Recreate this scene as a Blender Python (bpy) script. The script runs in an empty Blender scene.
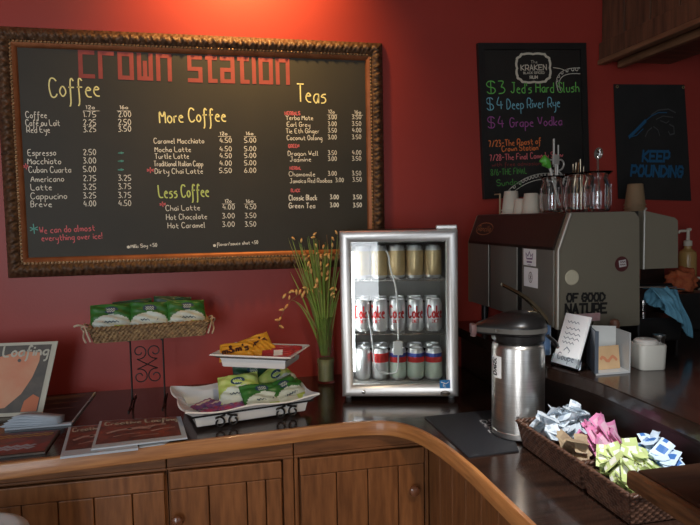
import bpy, bmesh, math, random
from math import sin, cos, pi, radians as R
from mathutils import Vector as V, Matrix
random.seed(7)
S = bpy.context.scene
COL = S.collection

# ------------------------------------------------------------------ camera, world, lights
FPX = 605.0
YAW, PITCH, ROLL = R(12.0), R(4.1), R(1.0)
CAM = V((0, -2.5, 1.58))
fwd = V((sin(YAW)*cos(PITCH), cos(YAW)*cos(PITCH), -sin(PITCH)))
rt0 = V((cos(YAW), -sin(YAW), 0)); up0 = rt0.cross(fwd)
rgt = rt0*cos(ROLL) - up0*sin(ROLL); upv = up0*cos(ROLL) + rt0*sin(ROLL)
cd = bpy.data.cameras.new('camera'); cam = bpy.data.objects.new('camera', cd); COL.objects.link(cam)
cd.sensor_width = 36; cd.lens = FPX/700*36; cd.clip_start = .02
mw = Matrix((rgt, upv, -fwd)).transposed().to_4x4(); mw.translation = CAM
cam.matrix_world = mw
S.camera = cam
S.view_settings.view_transform = 'Standard'; S.view_settings.look = 'None'
S.view_settings.gamma = 1; S.view_settings.use_curve_mapping = False
S.view_settings.exposure = 0.0

w = bpy.data.worlds.new('world'); S.world = w; w.use_nodes = True
bg = w.node_tree.nodes['Background']; bg.inputs[0].default_value = (.75, .85, 1, 1); bg.inputs[1].default_value = 1.0

def light(name, kind, loc, target, energy, color, **k):
    d = bpy.data.lights.new(name, kind); d.energy = energy; d.color = color
    for a, b in k.items(): setattr(d, a, b)
    o = bpy.data.objects.new(name, d); COL.objects.link(o); o.location = loc
    o.rotation_euler = (V(target)-V(loc)).to_track_quat('-Z', 'Y').to_euler()
    return o
# daylight through the shop windows behind the camera, and through the window on the left
light('window_daylight', 'AREA', (-1.45, -5.15, 1.55), (-1.25, 0, 1.2), 52, (.93, .96, 1), shape='RECTANGLE', size=1.25, size_y=1.9)
light('window_daylight_wide', 'AREA', (1.4, -5.15, 1.6), (1.2, 0, 1.2), 1.5, (.92, .96, 1), shape='RECTANGLE', size=1.2, size_y=1.7)
light('window_daylight_side', 'AREA', (-2.65, -2.6, 1.7), (.2, -.9, 1.0), 10, (.90, .95, 1), shape='RECTANGLE', size=1.4, size_y=1.5)
# warm ceiling spots that wash the menu wall, and two added fill spots for packets and cabinets
light('ceiling_spot', 'SPOT', (.12, -.40, 2.92), (.12, 0, 2.56), 110, (1, .60, .20), spot_size=R(100), spot_blend=1, shadow_soft_size=.04)
light('ceiling_spot_small', 'SPOT', (-.62, -.75, 2.93), (-.5, 0, 2.3), 5, (1, .55, .25), spot_size=R(90), spot_blend=1, shadow_soft_size=.04)
light('packet_fill_spot', 'SPOT', (.55, -2.1, 2.75), (.93, -1.16, .98), 170, (.95, .97, 1), spot_size=R(27), spot_blend=.7, shadow_soft_size=.05)  # added cool fill, not a room lamp; brightens the packet baskets
light('cabinet_fill_spot', 'SPOT', (.45, -2.6, 2.7), (.28, -.6, .62), 62, (1, .72, .42), spot_size=R(40), spot_blend=.9, shadow_soft_size=.08)  # added warm fill that lifts the base cabinet fronts, no lamp hangs here

def at(px, py, ax, val):
    """world point on the plane axis=val that the photograph shows at (px,py)"""
    d = fwd*FPX + rgt*(px-350) - upv*(py-262.5)
    return CAM + d*((val-CAM[ax])/d[ax])

# ------------------------------------------------------------------ materials
MATS = {}
def mat(name, col, rough=.5, metal=0, var=0, scale=12, bump=0, bscale=60, stretch=(1, 1, 1), col2=None, spec=.5, coat=0, trans=0, ior=1.45, emit=None, kind='noise', alpha=1, sheen=0, detail=4):
    if name in MATS: return MATS[name]
    m = bpy.data.materials.new(name); m.use_nodes = True; nt = m.node_tree; N = nt.nodes; L = nt.links
    b = N['Principled BSDF']
    def s(k, v):
        if k in b.inputs: b.inputs[k].default_value = v
    s('Base Color', (*col, 1)); s('Roughness', rough); s('Metallic', metal); s('Specular IOR Level', spec)
    s('Coat Weight', coat); s('Coat Roughness', .08); s('Transmission Weight', trans); s('IOR', ior); s('Alpha', alpha); s('Sheen Weight', sheen)
    tc = N.new('ShaderNodeTexCoord'); mp = N.new('ShaderNodeMapping'); mp.inputs['Scale'].default_value = stretch
    L.new(tc.outputs['Object'], mp.inputs['Vector'])
    if col2 is None and var: col2 = tuple(max(0, c*(1-var)) for c in col)
    if col2 is not None:
        if kind == 'wave':
            t = N.new('ShaderNodeTexWave'); t.inputs['Scale'].default_value = scale; t.inputs['Distortion'].default_value = 6; t.inputs['Detail'].default_value = detail; t.inputs['Detail Scale'].default_value = 1.5
        else:
            t = N.new('ShaderNodeTexNoise'); t.inputs['Scale'].default_value = scale; t.inputs['Detail'].default_value = detail
        L.new(mp.outputs[0], t.inputs['Vector'])
        cr = N.new('ShaderNodeValToRGB'); cr.color_ramp.elements[0].color = (*col2, 1); cr.color_ramp.elements[1].color = (*col, 1)
        cr.color_ramp.elements[0].position = .3; cr.color_ramp.elements[1].position = .7
        L.new(t.outputs[0] if kind == 'wave' else t.outputs['Fac'], cr.inputs[0]); L.new(cr.outputs[0], b.inputs['Base Color'])
    if bump:
        t2 = N.new('ShaderNodeTexNoise'); t2.inputs['Scale'].default_value = bscale; t2.inputs['Detail'].default_value = 3
        L.new(mp.outputs[0], t2.inputs['Vector'])
        bp = N.new('ShaderNodeBump'); bp.inputs['Strength'].default_value = bump; bp.inputs['Distance'].default_value = .004
        L.new(t2.outputs['Fac'], bp.inputs['Height']); L.new(bp.outputs[0], b.inputs['Normal'])
    if emit: s('Emission Color', (*emit[0], 1)); s('Emission Strength', emit[1])
    MATS[name] = m; return m

RED = mat('red_wall_paint', (.34, .038, .026), .42, col2=(.30, .033, .023), scale=3, bump=.06, bscale=120)
PLASTER = mat('plaster_wall_paint', (.30, .27, .23), .8, var=.08)
CEIL = mat('ceiling_paint', (.45, .40, .36), .8, var=.08)
FLOOR = mat('floor_wood', (.16, .09, .05), .4, col2=(.09, .05, .03), scale=3, stretch=(1, 12, 1), kind='noise')
DARKTOP = mat('dark_stained_worktop', (.040, .019, .012), .20, col2=(.014, .008, .006), scale=5, stretch=(1.2, 9, 1), bump=.12, bscale=14, coat=.35)
LEDGE = mat('dark_stained_ledge', (.030, .015, .010), .20, col2=(.014, .008, .006), scale=5, stretch=(9, 1.2, 1), bump=.10, bscale=14, coat=.3)
RISER = mat('dark_riser_wood', (.040, .018, .012), .38, col2=(.018, .010, .007), scale=5, stretch=(4, 1, 9), bump=.1, bscale=20)
EDGE = mat('oak_edge_band', (.52, .23, .075), .38, col2=(.33, .13, .04), scale=7, stretch=(1, 1, 14), coat=.2)
CAB = mat('red_brown_cabinet_wood', (.31, .122, .042), .42, col2=(.165, .062, .021), scale=9, stretch=(7, 7, .9), bump=.15, bscale=16, coat=.12)
CABTRIM = mat('cabinet_trim_wood', (.26, .105, .040), .45, col2=(.14, .055, .021), scale=9, stretch=(.9, 7, 7), bump=.12, bscale=16)
KNOBW = mat('varnished_knob_wood', (.22, .09, .045), .25, col2=(.11, .04, .02), scale=25, coat=.5)
SLAB = mat('raised_bar_wood', (.060, .026, .013), .4, col2=(.028, .013, .008), scale=6, stretch=(1.2, 6, 1), bump=.15, bscale=12)
SLABE = mat('raised_bar_worn_edge', (.20, .085, .032), .45, col2=(.07, .03, .014), scale=18, stretch=(4, 1, 8), bump=.2, bscale=25)
SOFFIT = mat('old_soffit_wood', (.17, .078, .040), .5, col2=(.06, .030, .018), scale=5, stretch=(1, 7, .8), bump=.12, bscale=16)
SOFTRIM = mat('soffit_trim_wood', (.26, .13, .065), .45, col2=(.15, .07, .035), scale=9, stretch=(7, .8, 7))
SLATE = mat('green_black_slate', (.043, .038, .026), .6, col2=(.031, .029, .021), scale=3.5, bump=.03)
SLATE2 = mat('black_slate', (.022, .019, .015), .45, col2=(.012, .011, .010), scale=5)
GILT = mat('antique_gilt_carving', (.16, .080, .038), .52, metal=.2, col2=(.05, .026, .014), scale=55, bump=.2, bscale=150)
LINER = mat('copper_gilt_liner', (.36, .13, .05), .4, metal=.5, col2=(.24, .08, .03), scale=20)
BEAD = mat('gilt_bead', (.46, .25, .11), .38, metal=.35, col2=(.2, .11, .05), scale=70)
BLKFRAME = mat('black_painted_frame', (.014, .012, .011), .45, var=.3)
CH_W = mat('chalk_cream', (.92, .88, .74), .8); CH_Y = mat('chalk_yellow', (.92, .86, .38), .8); CH_P = mat('chalk_pink', (.72, .16, .17), .8)
CH_T = mat('chalk_teal', (.16, .50, .42), .8); CH_R = mat('painted_dull_red', (.33, .066, .058), .7, col2=(.27, .055, .048), scale=30)
CH_G = mat('chalk_green', (.16, .52, .10), .8); CH_B = mat('chalk_blue', (.20, .48, .58), .8); CH_V = mat('chalk_purple', (.36, .09, .30), .8)
CH_O = mat('chalk_orange', (.75, .19, .05), .8); CH_DR = mat('chalk_dark_red', (.20, .035, .03), .8); CH_GD = mat('chalk_dark_green', (.07, .24, .05), .8)
CH_YG = mat('chalk_yellow_green', (.62, .74, .22), .8); CH_GH = mat('chalk_ghost', (.085, .078, .062), .8)
STEEL = mat('brushed_steel', (.74, .71, .66), .30, metal=1, col2=(.52, .50, .47), scale=40, stretch=(.2, .2, 30), bump=.03)
DOORAL = mat('brushed_aluminium', (.95, .94, .91), .42, metal=.75, var=.05, scale=30)
CHROME = mat('chrome', (.75, .73, .70), .10, metal=1)
BRASSY = mat('warm_chrome', (.62, .52, .36), .16, metal=1)
BLKPL = mat('black_plastic', (.014, .013, .013), .30, var=.2)
GREYPL = mat('grey_plastic_band', (.10, .095, .085), .35)
BLUEPL = mat('dark_blue_plastic', (.05, .09, .16), .3)
IRON = mat('black_wrought_iron', (.012, .009, .008), .5, var=.3, bump=.1)
MACH = mat('taupe_metallic_panel', (.25, .22, .16), .42, metal=.25, var=.06, scale=3)
MACHB = mat('grey_metallic_panel', (.235, .22, .185), .36, metal=.35, var=.06, scale=3)
CANOPY = mat('brown_canopy_paint', (.030, .017, .013), .35, var=.1)
COPPER = mat('copper_script', (.40, .20, .09), .4, metal=.4)
WHT = mat('white_paper', (.90, .90, .88), .6, var=.04); CREAM = mat('cream_disc', (.62, .56, .40), .5)
PINKL = mat('pale_pink_label', (.55, .30, .30), .6, col2=(.62, .45, .45), scale=40)
INK = mat('black_ink', (.010, .009, .008), .5); INKB = mat('brown_ink', (.10, .04, .03), .6); INKP = mat('mauve_ink', (.22, .13, .24), .6)
CERAM = mat('white_glazed_ceramic', (.90, .88, .84), .18, var=.03, coat=.3)
CERIN = mat('pale_blue_white_glaze', (.68, .79, .92), .2, var=.04, coat=.3)
CERLINE = mat('dark_glaze_line', (.035, .025, .02), .3)
GLASS = mat('clear_glass', (1, 1, 1), .0, trans=1, ior=1.45)
PANE = mat('door_glass', (.97, 1, .98), .0, trans=1, ior=1.5)
ACRYL = mat('clear_acrylic', (.93, .97, 1), .03, trans=1, ior=1.3)
WICK = mat('dark_brown_rattan', (.15, .072, .044), .38, col2=(.045, .022, .015), scale=60, bump=.15, bscale=120)
SEAG = mat('seagrass_weave', (.46, .29, .13), .65, col2=(.12, .065, .035), scale=70, bump=.3, bscale=160)
CORD = mat('cream_cord', (.62, .50, .36), .7)
RUBBER = mat('charcoal_rubber', (.016, .018, .022), .6, bump=.15, bscale=300)
MATTXT = mat('grey_print', (.38, .38, .38), .7)

# ------------------------------------------------------------------ mesh helpers
def new_bm(): return bmesh.new()
def T(loc=(0, 0, 0), rz=0, rx=0, ry=0):
    return Matrix.Translation(V(loc)) @ Matrix.Rotation(rz, 4, 'Z') @ Matrix.Rotation(ry, 4, 'Y') @ Matrix.Rotation(rx, 4, 'X')
def grid(bm, P, mi=0, cu=False, cv=False, flip=False, mf=None):
    """P[i][j] points -> quads; cu/cv close the loops"""
    vs = [[bm.verts.new(p) for p in row] for row in P]
    n, m = len(vs), len(vs[0]); fs = []
    for i in range(n if cu else n-1):
        for j in range(m if cv else m-1):
            a, b, c, d = vs[i][j], vs[(i+1) % n][j], vs[(i+1) % n][(j+1) % m], vs[i][(j+1) % m]
            f = (a, d, c, b) if flip else (a, b, c, d)
            f = [x for k, x in enumerate(f) if x is not f[k-1]]
            try: fc = bm.faces.new(f)
            except ValueError: continue
            fc.material_index = mf(i, j) if mf else mi; fs.append(fc)
    return vs
def box(bm, c, s, M=None, bev=0, mi=0, seg=2):
    r = bmesh.ops.create_cube(bm, size=1); vs = r['verts']
    bmesh.ops.scale(bm, vec=s, verts=vs); bmesh.ops.translate(bm, vec=c, verts=vs)
    fs = set(f for v in vs for f in v.link_faces)
    for f in fs: f.material_index = mi
    if bev:
        es = list(set(e for v in vs for e in v.link_edges))
        r = bmesh.ops.bevel(bm, geom=es, offset=bev, segments=seg, affect='EDGES', profile=.5)
        for f in r['faces']: f.material_index = mi
        vs = list(set(v for f in r['faces'] for v in f.verts))
        vs = list(set(v for f in r['faces'] for v in f.verts) | set(v for v in vs))
    if M is not None: bmesh.ops.transform(bm, matrix=M, verts=[v for v in vs if v.is_valid])
def box2(bm, a, b, bev=0, mi=0, M=None):
    box(bm, [(a[i]+b[i])/2 for i in range(3)], [abs(b[i]-a[i]) for i in range(3)], M, bev, mi)
def lathe(bm, prof, seg=28, c=(0, 0, 0), mi=0, M=None, mf=None):
    P = []
    for k in range(seg):
        a = 2*pi*k/seg
        row = [V((r*cos(a)+c[0], r*sin(a)+c[1], z+c[2])) for r, z in prof]
        if M is not None: row = [M @ p for p in row]
        P.append(row)
    grid(bm, P, mi, cu=True, mf=mf)
def tube(bm, pts, r, seg=8, closed=False, mi=0, caps=True):
    pts = [V(p) for p in pts]; n = len(pts); rows = []; prev = None
    for i, p in enumerate(pts):
        if closed: t = pts[(i+1) % n]-pts[i-1]
        else: t = pts[min(i+1, n-1)]-pts[max(i-1, 0)]
        t = t.normalized() if t.length > 1e-9 else V((0, 0, 1))
        if prev is None: u = t.orthogonal().normalized()
        else:
            u = prev - t*prev.dot(t); u = u.normalized() if u.length > 1e-6 else t.orthogonal().normalized()
        prev = u; v = t.cross(u); rr = r[i] if isinstance(r, (list, tuple)) else r
        rows.append([p+(u*cos(2*pi*k/seg)+v*sin(2*pi*k/seg))*rr for k in range(seg)])
    vs = grid(bm, rows, mi, cu=closed, cv=True)
    if caps and not closed:
        for q in (vs[0][::-1], vs[-1]):
            try: f = bm.faces.new(q); f.material_index = mi
            except ValueError: pass
def prism(bm, poly, z0, z1, mi=0, M=None, side=None):
    """poly in xy extruded z0..z1"""
    A = [V((x, y, z0)) for x, y in poly]; B = [V((x, y, z1)) for x, y in poly]
    if M is not None: A = [M @ p for p in A]; B = [M @ p for p in B]
    a = [bm.verts.new(p) for p in A]; b = [bm.verts.new(p) for p in B]
    f = bm.faces.new(b); f.material_index = mi; f = bm.faces.new(a[::-1]); f.material_index = mi
    n = len(a)
    for i in range(n):
        f = bm.faces.new((a[i], a[(i+1) % n], b[(i+1) % n], b[i])); f.material_index = mi if side is None else side
def smooth_path(pts, it=2, closed=False):
    pts = [V(p) for p in pts]
    for _ in range(it):
        q = []
        n = len(pts)
        for i in range(n if closed else n-1):
            a, b = pts[i], pts[(i+1) % n]; q += [a*.75+b*.25, a*.25+b*.75]
        if not closed: q = [pts[0]]+q[1:-1]+[pts[-1]]
        pts = q
    return pts
def obj(name, bm, mats, parent=None, loc=None, rz=0, smooth=False, ang=35, fixn=True):
    if fixn: bmesh.ops.recalc_face_normals(bm, faces=bm.faces)
    me = bpy.data.meshes.new(name); bm.to_mesh(me); bm.free()
    if not isinstance(mats, (list, tuple)): mats = [mats]
    for m in mats: me.materials.append(m)
    if smooth:
        for p in me.polygons: p.use_smooth = True
        try: me.set_sharp_from_angle(angle=R(ang))
        except Exception: pass
    o = bpy.data.objects.new(name, me); COL.objects.link(o)
    if parent is not None: o.parent = parent
    if loc is not None: o.location = loc
    if rz: o.rotation_euler.z = rz
    return o
def tag(o, label, cat, group=None):
    o['label'] = label; o['category'] = cat
    if group: o['group'] = group
    return o
def thing(name, label, cat, loc=(0, 0, 0), rz=0, group=None):
    o = bpy.data.objects.new(name, None); COL.objects.link(o); o.empty_display_size = .05
    o.location = loc; o.rotation_euler = (0, 0, rz)
    return tag(o, label, cat, group)
def struct(o): o['kind'] = 'structure'; return o
def dup(root, loc, rz=0, label=None, group=None, rot=None):
    r = root.copy(); COL.objects.link(r); r.location = loc; r.rotation_euler = rot if rot else (0, 0, rz)
    if label: r['label'] = label
    if group: r['group'] = group
    for ch in list(root.children):
        c = ch.copy(); COL.objects.link(c); c.parent = r
        for g in list(ch.children):
            d = g.copy(); COL.objects.link(d); d.parent = c
    return r

# ------------------------------------------------------------------ hand lettering (single-stroke glyphs drawn as flat chalk strokes)
G = {
'A': '03 29 43|15 35', 'B': '03 09 29 38 36 06|26 35 34 23 03', 'C': '48 39 19 07 05 13 33 44', 'D': '03 09 29 47 45 23 03', 'E': '49 09 03 43|06 36',
'F': '49 09 03|06 36', 'G': '48 39 19 07 05 13 33 45 46 26', 'H': '09 03|49 43|06 46', 'I': '29 23', 'J': '19 49|39 34 23 13 04', 'K': '09 03|49 06 43',
'L': '09 03 43', 'M': '03 09 25 49 43', 'N': '03 09 43 49', 'O': '19 07 05 13 33 45 47 39 19', 'P': '03 09 39 48 46 35 05', 'R': '03 09 39 48 46 35 05|25 43',
'S': '48 39 19 08 07 16 36 45 44 33 13 04', 'T': '09 49|29 23', 'U': '09 04 13 33 44 49', 'V': '09 23 49', 'W': '09 13 27 33 49', 'Y': '09 26 49|26 23',
'a': '36 16 05 04 13 23 35|36 33', 'b': '09 03|05 26 35 34 23 03', 'c': '36 16 05 04 13 33', 'd': '36 16 05 04 13 33|39 33', 'e': '05 35 26 16 05 04 13 33',
'f': '38 29 18 11 00|06 36', 'g': '36 16 05 04 13 34|36 31 20 10', 'h': '09 03|05 16 26 35 33', 'i': '16 13|17 18', 'k': '09 03|36 04 33', 'l': '19 13 23',
'm': '06 03|05 16 25 23|25 36 45 43', 'n': '06 03|05 16 26 35 33', 'o': '16 05 04 13 23 34 35 26 16', 'p': '06 00|06 26 35 34 23 03', 'r': '06 03|05 16 26',
's': '36 16 05 25 34 23 03', 't': '18 14 23 33|06 36', 'u': '06 04 13 23 34|36 33', 'v': '06 13 36', 'w': '06 13 25 33 46', 'x': '06 33|36 03', 'y': '06 04 14 34|36 31 20 10',
'0': '19 07 05 13 23 35 37 29 19', '1': '18 29 23', '2': '08 19 29 38 37 03 33', '3': '09 39 16 26 35 34 23 03', '4': '29 05 45|37 33', '5': '39 09 06 26 35 34 23 03',
'6': '29 05 04 13 23 34 35 26 06', '7': '09 39 13', '8': '26 07 08 19 29 38 37 05 04 13 23 34 35 16', '9': '36 16 07 08 19 29 38 33', '.': '13 14', "'": '19 17', '!': '29 25|24 23',
'$': '48 39 19 08 07 16 36 45 44 33 13 04|29 23', '-': '06 36', '/': '03 39', '&': '43 08 19 28 05 04 13 23 45', '+': '06 36|27 24', ':': '13 14|16 15', '<': '36 05 34|05 45',
'*': '29 23|07 45|47 05', 'é': '05 35 26 16 05 04 13 33|17 29',
}
SQ = {'c': '49 09 03 43', 'r': '03 09 49', 'o': '09 49 43 03 09', 'w': '09 03 43 49|23 27', 'n': '03 09 49 43', 's': '49 09 06 46 43 03', 't': '1; 13 33|09 39', 'a': '09 49 43 03 06 46', 'i': '03 09|0; 0<'}
def gl_strokes(ch, font):
    out = []
    for st in font.get(ch, '').split('|'):
        pts = []
        for p in st.split():
            y = ord(p[1])-48
            pts.append((float(p[0]), float(y)-3))
        if len(pts) > 1: out.append(pts)
    return out
def ribbon(bm, pts, wd, mp, mi=0):
    n = len(pts); L, Rr = [], []
    for i in range(n):
        a = pts[max(i-1, 0)]; b = pts[min(i+1, n-1)]
        t = (b-a); t = t.normalized() if t.length > 1e-9 else V((1, 0))
        nn = V((-t[1], t[0])); k = 1
        if 0 < i < n-1:
            d1 = (pts[i]-a); d2 = (b-pts[i])
            if d1.length > 1e-9 and d2.length > 1e-9:
                c = abs(d1.normalized().dot(t)); k = min(1/max(c, .5), 1.6)
        L.append(bm.verts.new(mp(*(pts[i]+nn*wd*.5*k)))); Rr.append(bm.verts.new(mp(*(pts[i]-nn*wd*.5*k))))
    for i in range(n-1):
        try: f = bm.faces.new((L[i], Rr[i], Rr[i+1], L[i+1])); f.material_index = mi
        except ValueError: pass
def write(bm, s, x0, y0, x1, y1, h, wd, mp, mi=0, font=G, soft=2, jit=.0, slant=0, adv=None, lift=V((0, -1, 0))):
    mp0 = mp; cnt = 0
    """writes s with baseline from (x0,y0) to (x1,y1) in the plane's 2D coordinates, cap height h"""
    cells = []; x = 0
    for ch in s:
        st = gl_strokes(ch, font)
        if not st: x += 2.6; continue
        mx = max(p[0] for q in st for p in q); mn = min(p[0] for q in st for p in q)
        cells.append((x-mn, st)); x += mx-mn+(1.5 if adv is None else adv); AD = 1.5 if adv is None else adv
    tot = max(x-AD, 1)
    L = math.hypot(x1-x0, y1-y0); sx = L/tot; sy = h/6; ux, uy = (x1-x0)/L, (y1-y0)/L
    for ox, st in cells:
        dy = random.uniform(-jit, jit)*h; 
        for q in st:
            pts = [V(((ox+p[0]+slant*p[1])*sx+random.uniform(-jit, jit)*h*.4, p[1]*sy+dy+random.uniform(-jit, jit)*h*.4)) for p in q]
            pts = [V((x0+p[0]*ux-p[1]*uy, y0+p[0]*uy+p[1]*ux)) for p in pts]
            if soft and len(pts) > 2:
                c2 = [V((p[0], p[1], 0)) for p in pts]; closed = (c2[0]-c2[-1]).length < 1e-4
                c2 = smooth_path(c2, soft); pts = [V((p[0], p[1])) for p in c2]
            if soft: ribbon(bm, pts, wd, mp, mi)
            else:
                for a_, b_ in zip(pts, pts[1:]):
                    t_ = (b_-a_).normalized()*wd*.5; cnt += 1; ribbon(bm, [a_-t_, b_+t_], wd, (lambda x_, y_, c_=cnt % 9: mp0(x_, y_)+lift*(.00005*c_)), mi)

# ================================================================== THE ROOM
def wallbox(name, a, b, m=RED):
    bm = new_bm(); box2(bm, a, b); return struct(obj(name, bm, m))
WP = PLASTER
X0, X1, Y0, ZC = -2.8, 3.4, -5.3, 3.0
wallbox('wall_back', (X0-.1, 0, 0), (X1+.1, .12, ZC))
wallbox('wall_right', (X1, Y0, 0), (X1+.12, 0, ZC), PLASTER)
bm = new_bm()                                   # left wall with its window opening
box2(bm, (X0-.12, Y0, 0), (X0, 0, .9)); box2(bm, (X0-.12, Y0, 2.5), (X0, 0, ZC)); box2(bm, (X0-.12, Y0, .9), (X0, -3.35, 2.5)); box2(bm, (X0-.12, -1.85, .9), (X0, 0, 2.5))
struct(obj('wall_left', bm, PLASTER))
bm = new_bm()                                   # street side wall with two shop windows
box2(bm, (X0, Y0-.12, 0), (X1, Y0, .55)); box2(bm, (X0, Y0-.12, 2.6), (X1, Y0, ZC))
for a, b in ((X0, -2.1), (-.8, .75), (2.05, X1)): box2(bm, (a, Y0-.12, .55), (b, Y0, 2.6))
struct(obj('wall_front', bm, PLASTER))
WINF = mat('window_frame_paint', (.5, .48, .44), .5)
def window(n, a, b):                            # a,b opposite corners of the opening
    bm = new_bm(); t = .05
    ax = 0 if abs(a[0]-b[0]) > abs(a[1]-b[1]) else 1
    def seg(u0, u1, z0, z1):
        p = list(a); q = list(b); p[ax] = u0; q[ax] = u1; p[2] = z0; q[2] = z1; box2(bm, p, q)
    u0, u1 = sorted((a[ax], b[ax])); z0, z1 = a[2], b[2]
    seg(u0, u0+t, z0, z1); seg(u1-t, u1, z0, z1); seg(u0, u1, z0, z0+t); seg(u0, u1, z1-t, z1)
    o = struct(obj('window_%d' % n, bm, WINF)); return o
window(1, (-2.1, Y0-.09, .55), (-.8, Y0-.03, 2.6))
window(2, (.75, Y0-.09, .55), (2.05, Y0-.03, 2.6))
window(3, (X0-.09, -3.35, .9), (X0-.03, -1.85, 2.5))
wallbox('floor', (X0, Y0, -.1), (X1, 0, 0), FLOOR)
wallbox('ceiling', (X0, Y0, ZC), (X1, 0, ZC+.1), CEIL)

# ================================================================== COUNTER
CT = .92
def edge_y(x): return -.605-(.35-x)*.085
inner = [(-1.95, edge_y(-1.95)), (-.9, edge_y(-.9)), (.0, edge_y(0)), (.30, edge_y(.3))]
curve = [(.30, edge_y(.3)), (.44, -.606), (.53, -.632), (.585, -.70), (.615, -.80), (.632, -.92), (.640, -1.05)]
cv = [(p[0], p[1]) for p in smooth_path([(x, y, 0) for x, y in curve], 2)]
inner = inner[:-1]+cv+[(.648, -2.35)]
t = thing('worktop', 'dark glossy stained wooden counter top with curved inner corner and oak edge', 'counter', (0, 0, 0))
poly = inner+[(1.018, -2.35), (1.018, -.0), (-1.95, -.0)]
bm = new_bm(); prism(bm, poly, CT-.045, CT); obj('top', bm, DARKTOP, t)
bm = new_bm()                                    # oak band follows the inner edge
P = []
n = len(inner)
for i, (x, y) in enumerate(inner):
    a = V(inner[max(i-1, 0)]); b = V(inner[min(i+1, n-1)]); d = (b-a).normalized(); nn = V((d[1], -d[0]))
    q = lambda o, z: V((x+nn[0]*o, y+nn[1]*o, z))
    P.append([q(.0005, CT-.046), q(.011, CT-.046), q(.014, CT-.043), q(.014, CT-.004), q(.011, CT+.0005), q(.0005, CT+.0005)])
grid(bm, P, cv=True); o = obj('edge_band', bm, EDGE, t, smooth=True); o['label'] = 'orange oak edge band'

# base cabinets: face plane y=FY
FY = -.60
def knob(parent, x, z, y, axis='y'):
    bm = new_bm(); pr = [(0, 0), (.008, 0), (.007, .008), (.016, .014), (.019, .021), (.016, .029), (.008, .033), (0, .034)]
    M = Matrix.Translation((x, y, z)) @ Matrix.Rotation(pi/2, 4, 'X')
    lathe(bm, pr, 20, M=M); obj('knob', bm, KNOBW, parent, smooth=True)
def boards(bm, x0, x1, z0, z1, y, cuts, th=.012, gap=.003):
    xs = [x0]+list(cuts)+[x1]
    for a, b in zip(xs, xs[1:]): box2(bm, (a+gap/2, y-th, z0), (b-gap/2, y, z1), bev=.0025)
def base_cabinet(x0, x1, doors, label):
    t = thing('base_cabinet', label, 'cabinet', ((x0+x1)/2, FY, 0)); ox = (x0+x1)/2
    def L(bm): bmesh.ops.translate(bm, vec=(-ox, -FY, 0), verts=bm.verts); return bm
    bm = new_bm(); box2(bm, (x0, FY+.02, .08), (x1, -.03, CT-.046)); box2(bm, (x0, FY+.08, 0), (x1, -.03, .08)); obj('body', L(bm), CAB, t)
    bm = new_bm(); box2(bm, (x0, FY-.004, .825), (x1, FY+.02, CT-.046), bev=.003); box2(bm, (x0, FY-.008, .818), (x1, FY+.016, .826), bev=.002); obj('top_rail', L(bm), CABTRIM, t)
    bm = new_bm()
    for s in doors[1]: box2(bm, (s[0], FY, .08), (s[1], FY+.02, .82), bev=.002)
    obj('stile', L(bm), CAB, t)
    for (a, b, cuts, kx, kz) in doors[0]:
        bm = new_bm(); boards(bm, a+.004, b-.004, .10, .755, FY+.004, cuts); box2(bm, (a+.004, FY-.010, .757), (b-.004, FY+.004, .812), bev=.003)
        d = obj('door', L(bm), CAB, t, smooth=False)
        if kx is not None: knob(d, kx-ox, kz, -.010)
    return t
base_cabinet(-1.95, -.93, ([(-1.93, -.95, [-1.8, -1.6, -1.4, -1.2, -1.05], None, 0)], [(-1.95, -1.93), (-.95, -.93)]), 'left end base cabinet of red-brown boards under the magazines, running out of frame')
base_cabinet(-.928, -.188, ([(-.90, -.19, [-.80, -.70, -.60, -.50, -.40, -.29], None, 0)], [(-.928, -.902)]), 'red-brown beadboard base cabinet under the scattered newspapers')
base_cabinet(.002-.187, .205, ([(-.183, .170, [-.062, .055, .115], -.160, .664)], [(.172, .205)]), 'middle base cabinet with worn top rail and round wooden knob beside its left edge')
base_cabinet(.208, .6635, ([(.222, .650, [.345, .45, .555], .603, .674)], [(.208, .220), (.651, .6635)]), 'base cabinet with wooden knob below the curved counter corner')
bm = new_bm()                                    # boarded side under the right run
box2(bm, (.675, -2.3, .02), (1.0, FY-.003, CT-.047))
ys = [-.603-.105*k for k in range(17)]
for a, b in zip(ys, ys[1:]): box2(bm, (.664, b+.0015, .02), (.676, a-.0015, CT-.047), bev=.002)
tag(obj('boarded_cabinet', bm, CAB), 'vertical red-brown boards closing in the right-hand counter run', 'cabinet')

# raised ledge behind the right run
LZ, LX = 1.12, 1.006
t = thing('bar_ledge', 'raised dark glossy wooden ledge carrying the espresso machine', 'ledge', (0, 0, 0))
lp = [(LX, -1.53), (2.75, -1.53), (2.75, -.002), (.958, -.002), (.958, -.78)]+[(p_[0], p_[1]) for p_ in smooth_path([(.958, -.80, 0), (.964, -.88, 0), (.996, -.97, 0), (LX, -1.06, 0)], 2)]
bm = new_bm(); prism(bm, lp[::-1], LZ-.036, LZ-.003); prism(bm, [(x_+(.003 if x_ < 1.1 else 0), y_) for x_, y_ in lp][::-1], LZ-.003, LZ); obj('top', bm, LEDGE, t)
bm = new_bm(); box2(bm, (1.030, -2.3, .02), (1.06, -.002, LZ-.037)); obj('riser', bm, RISER, t)
bm = new_bm(); box2(bm, (1.020, -1.53, LZ-.052), (1.0295, -.002, LZ-.0365), bev=.003); obj('cove_moulding', bm, SOFTRIM if False else RISER, t)
t = thing('bar_counter', 'thick raised wooden bar top with worn edge above the packet baskets', 'bar top', (0, 0, 0))
bm = new_bm(); box2(bm, (.722, -2.35, LZ-.032), (1.60, -1.567, LZ), bev=.004); obj('slab', bm, SLAB, t)
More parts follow.
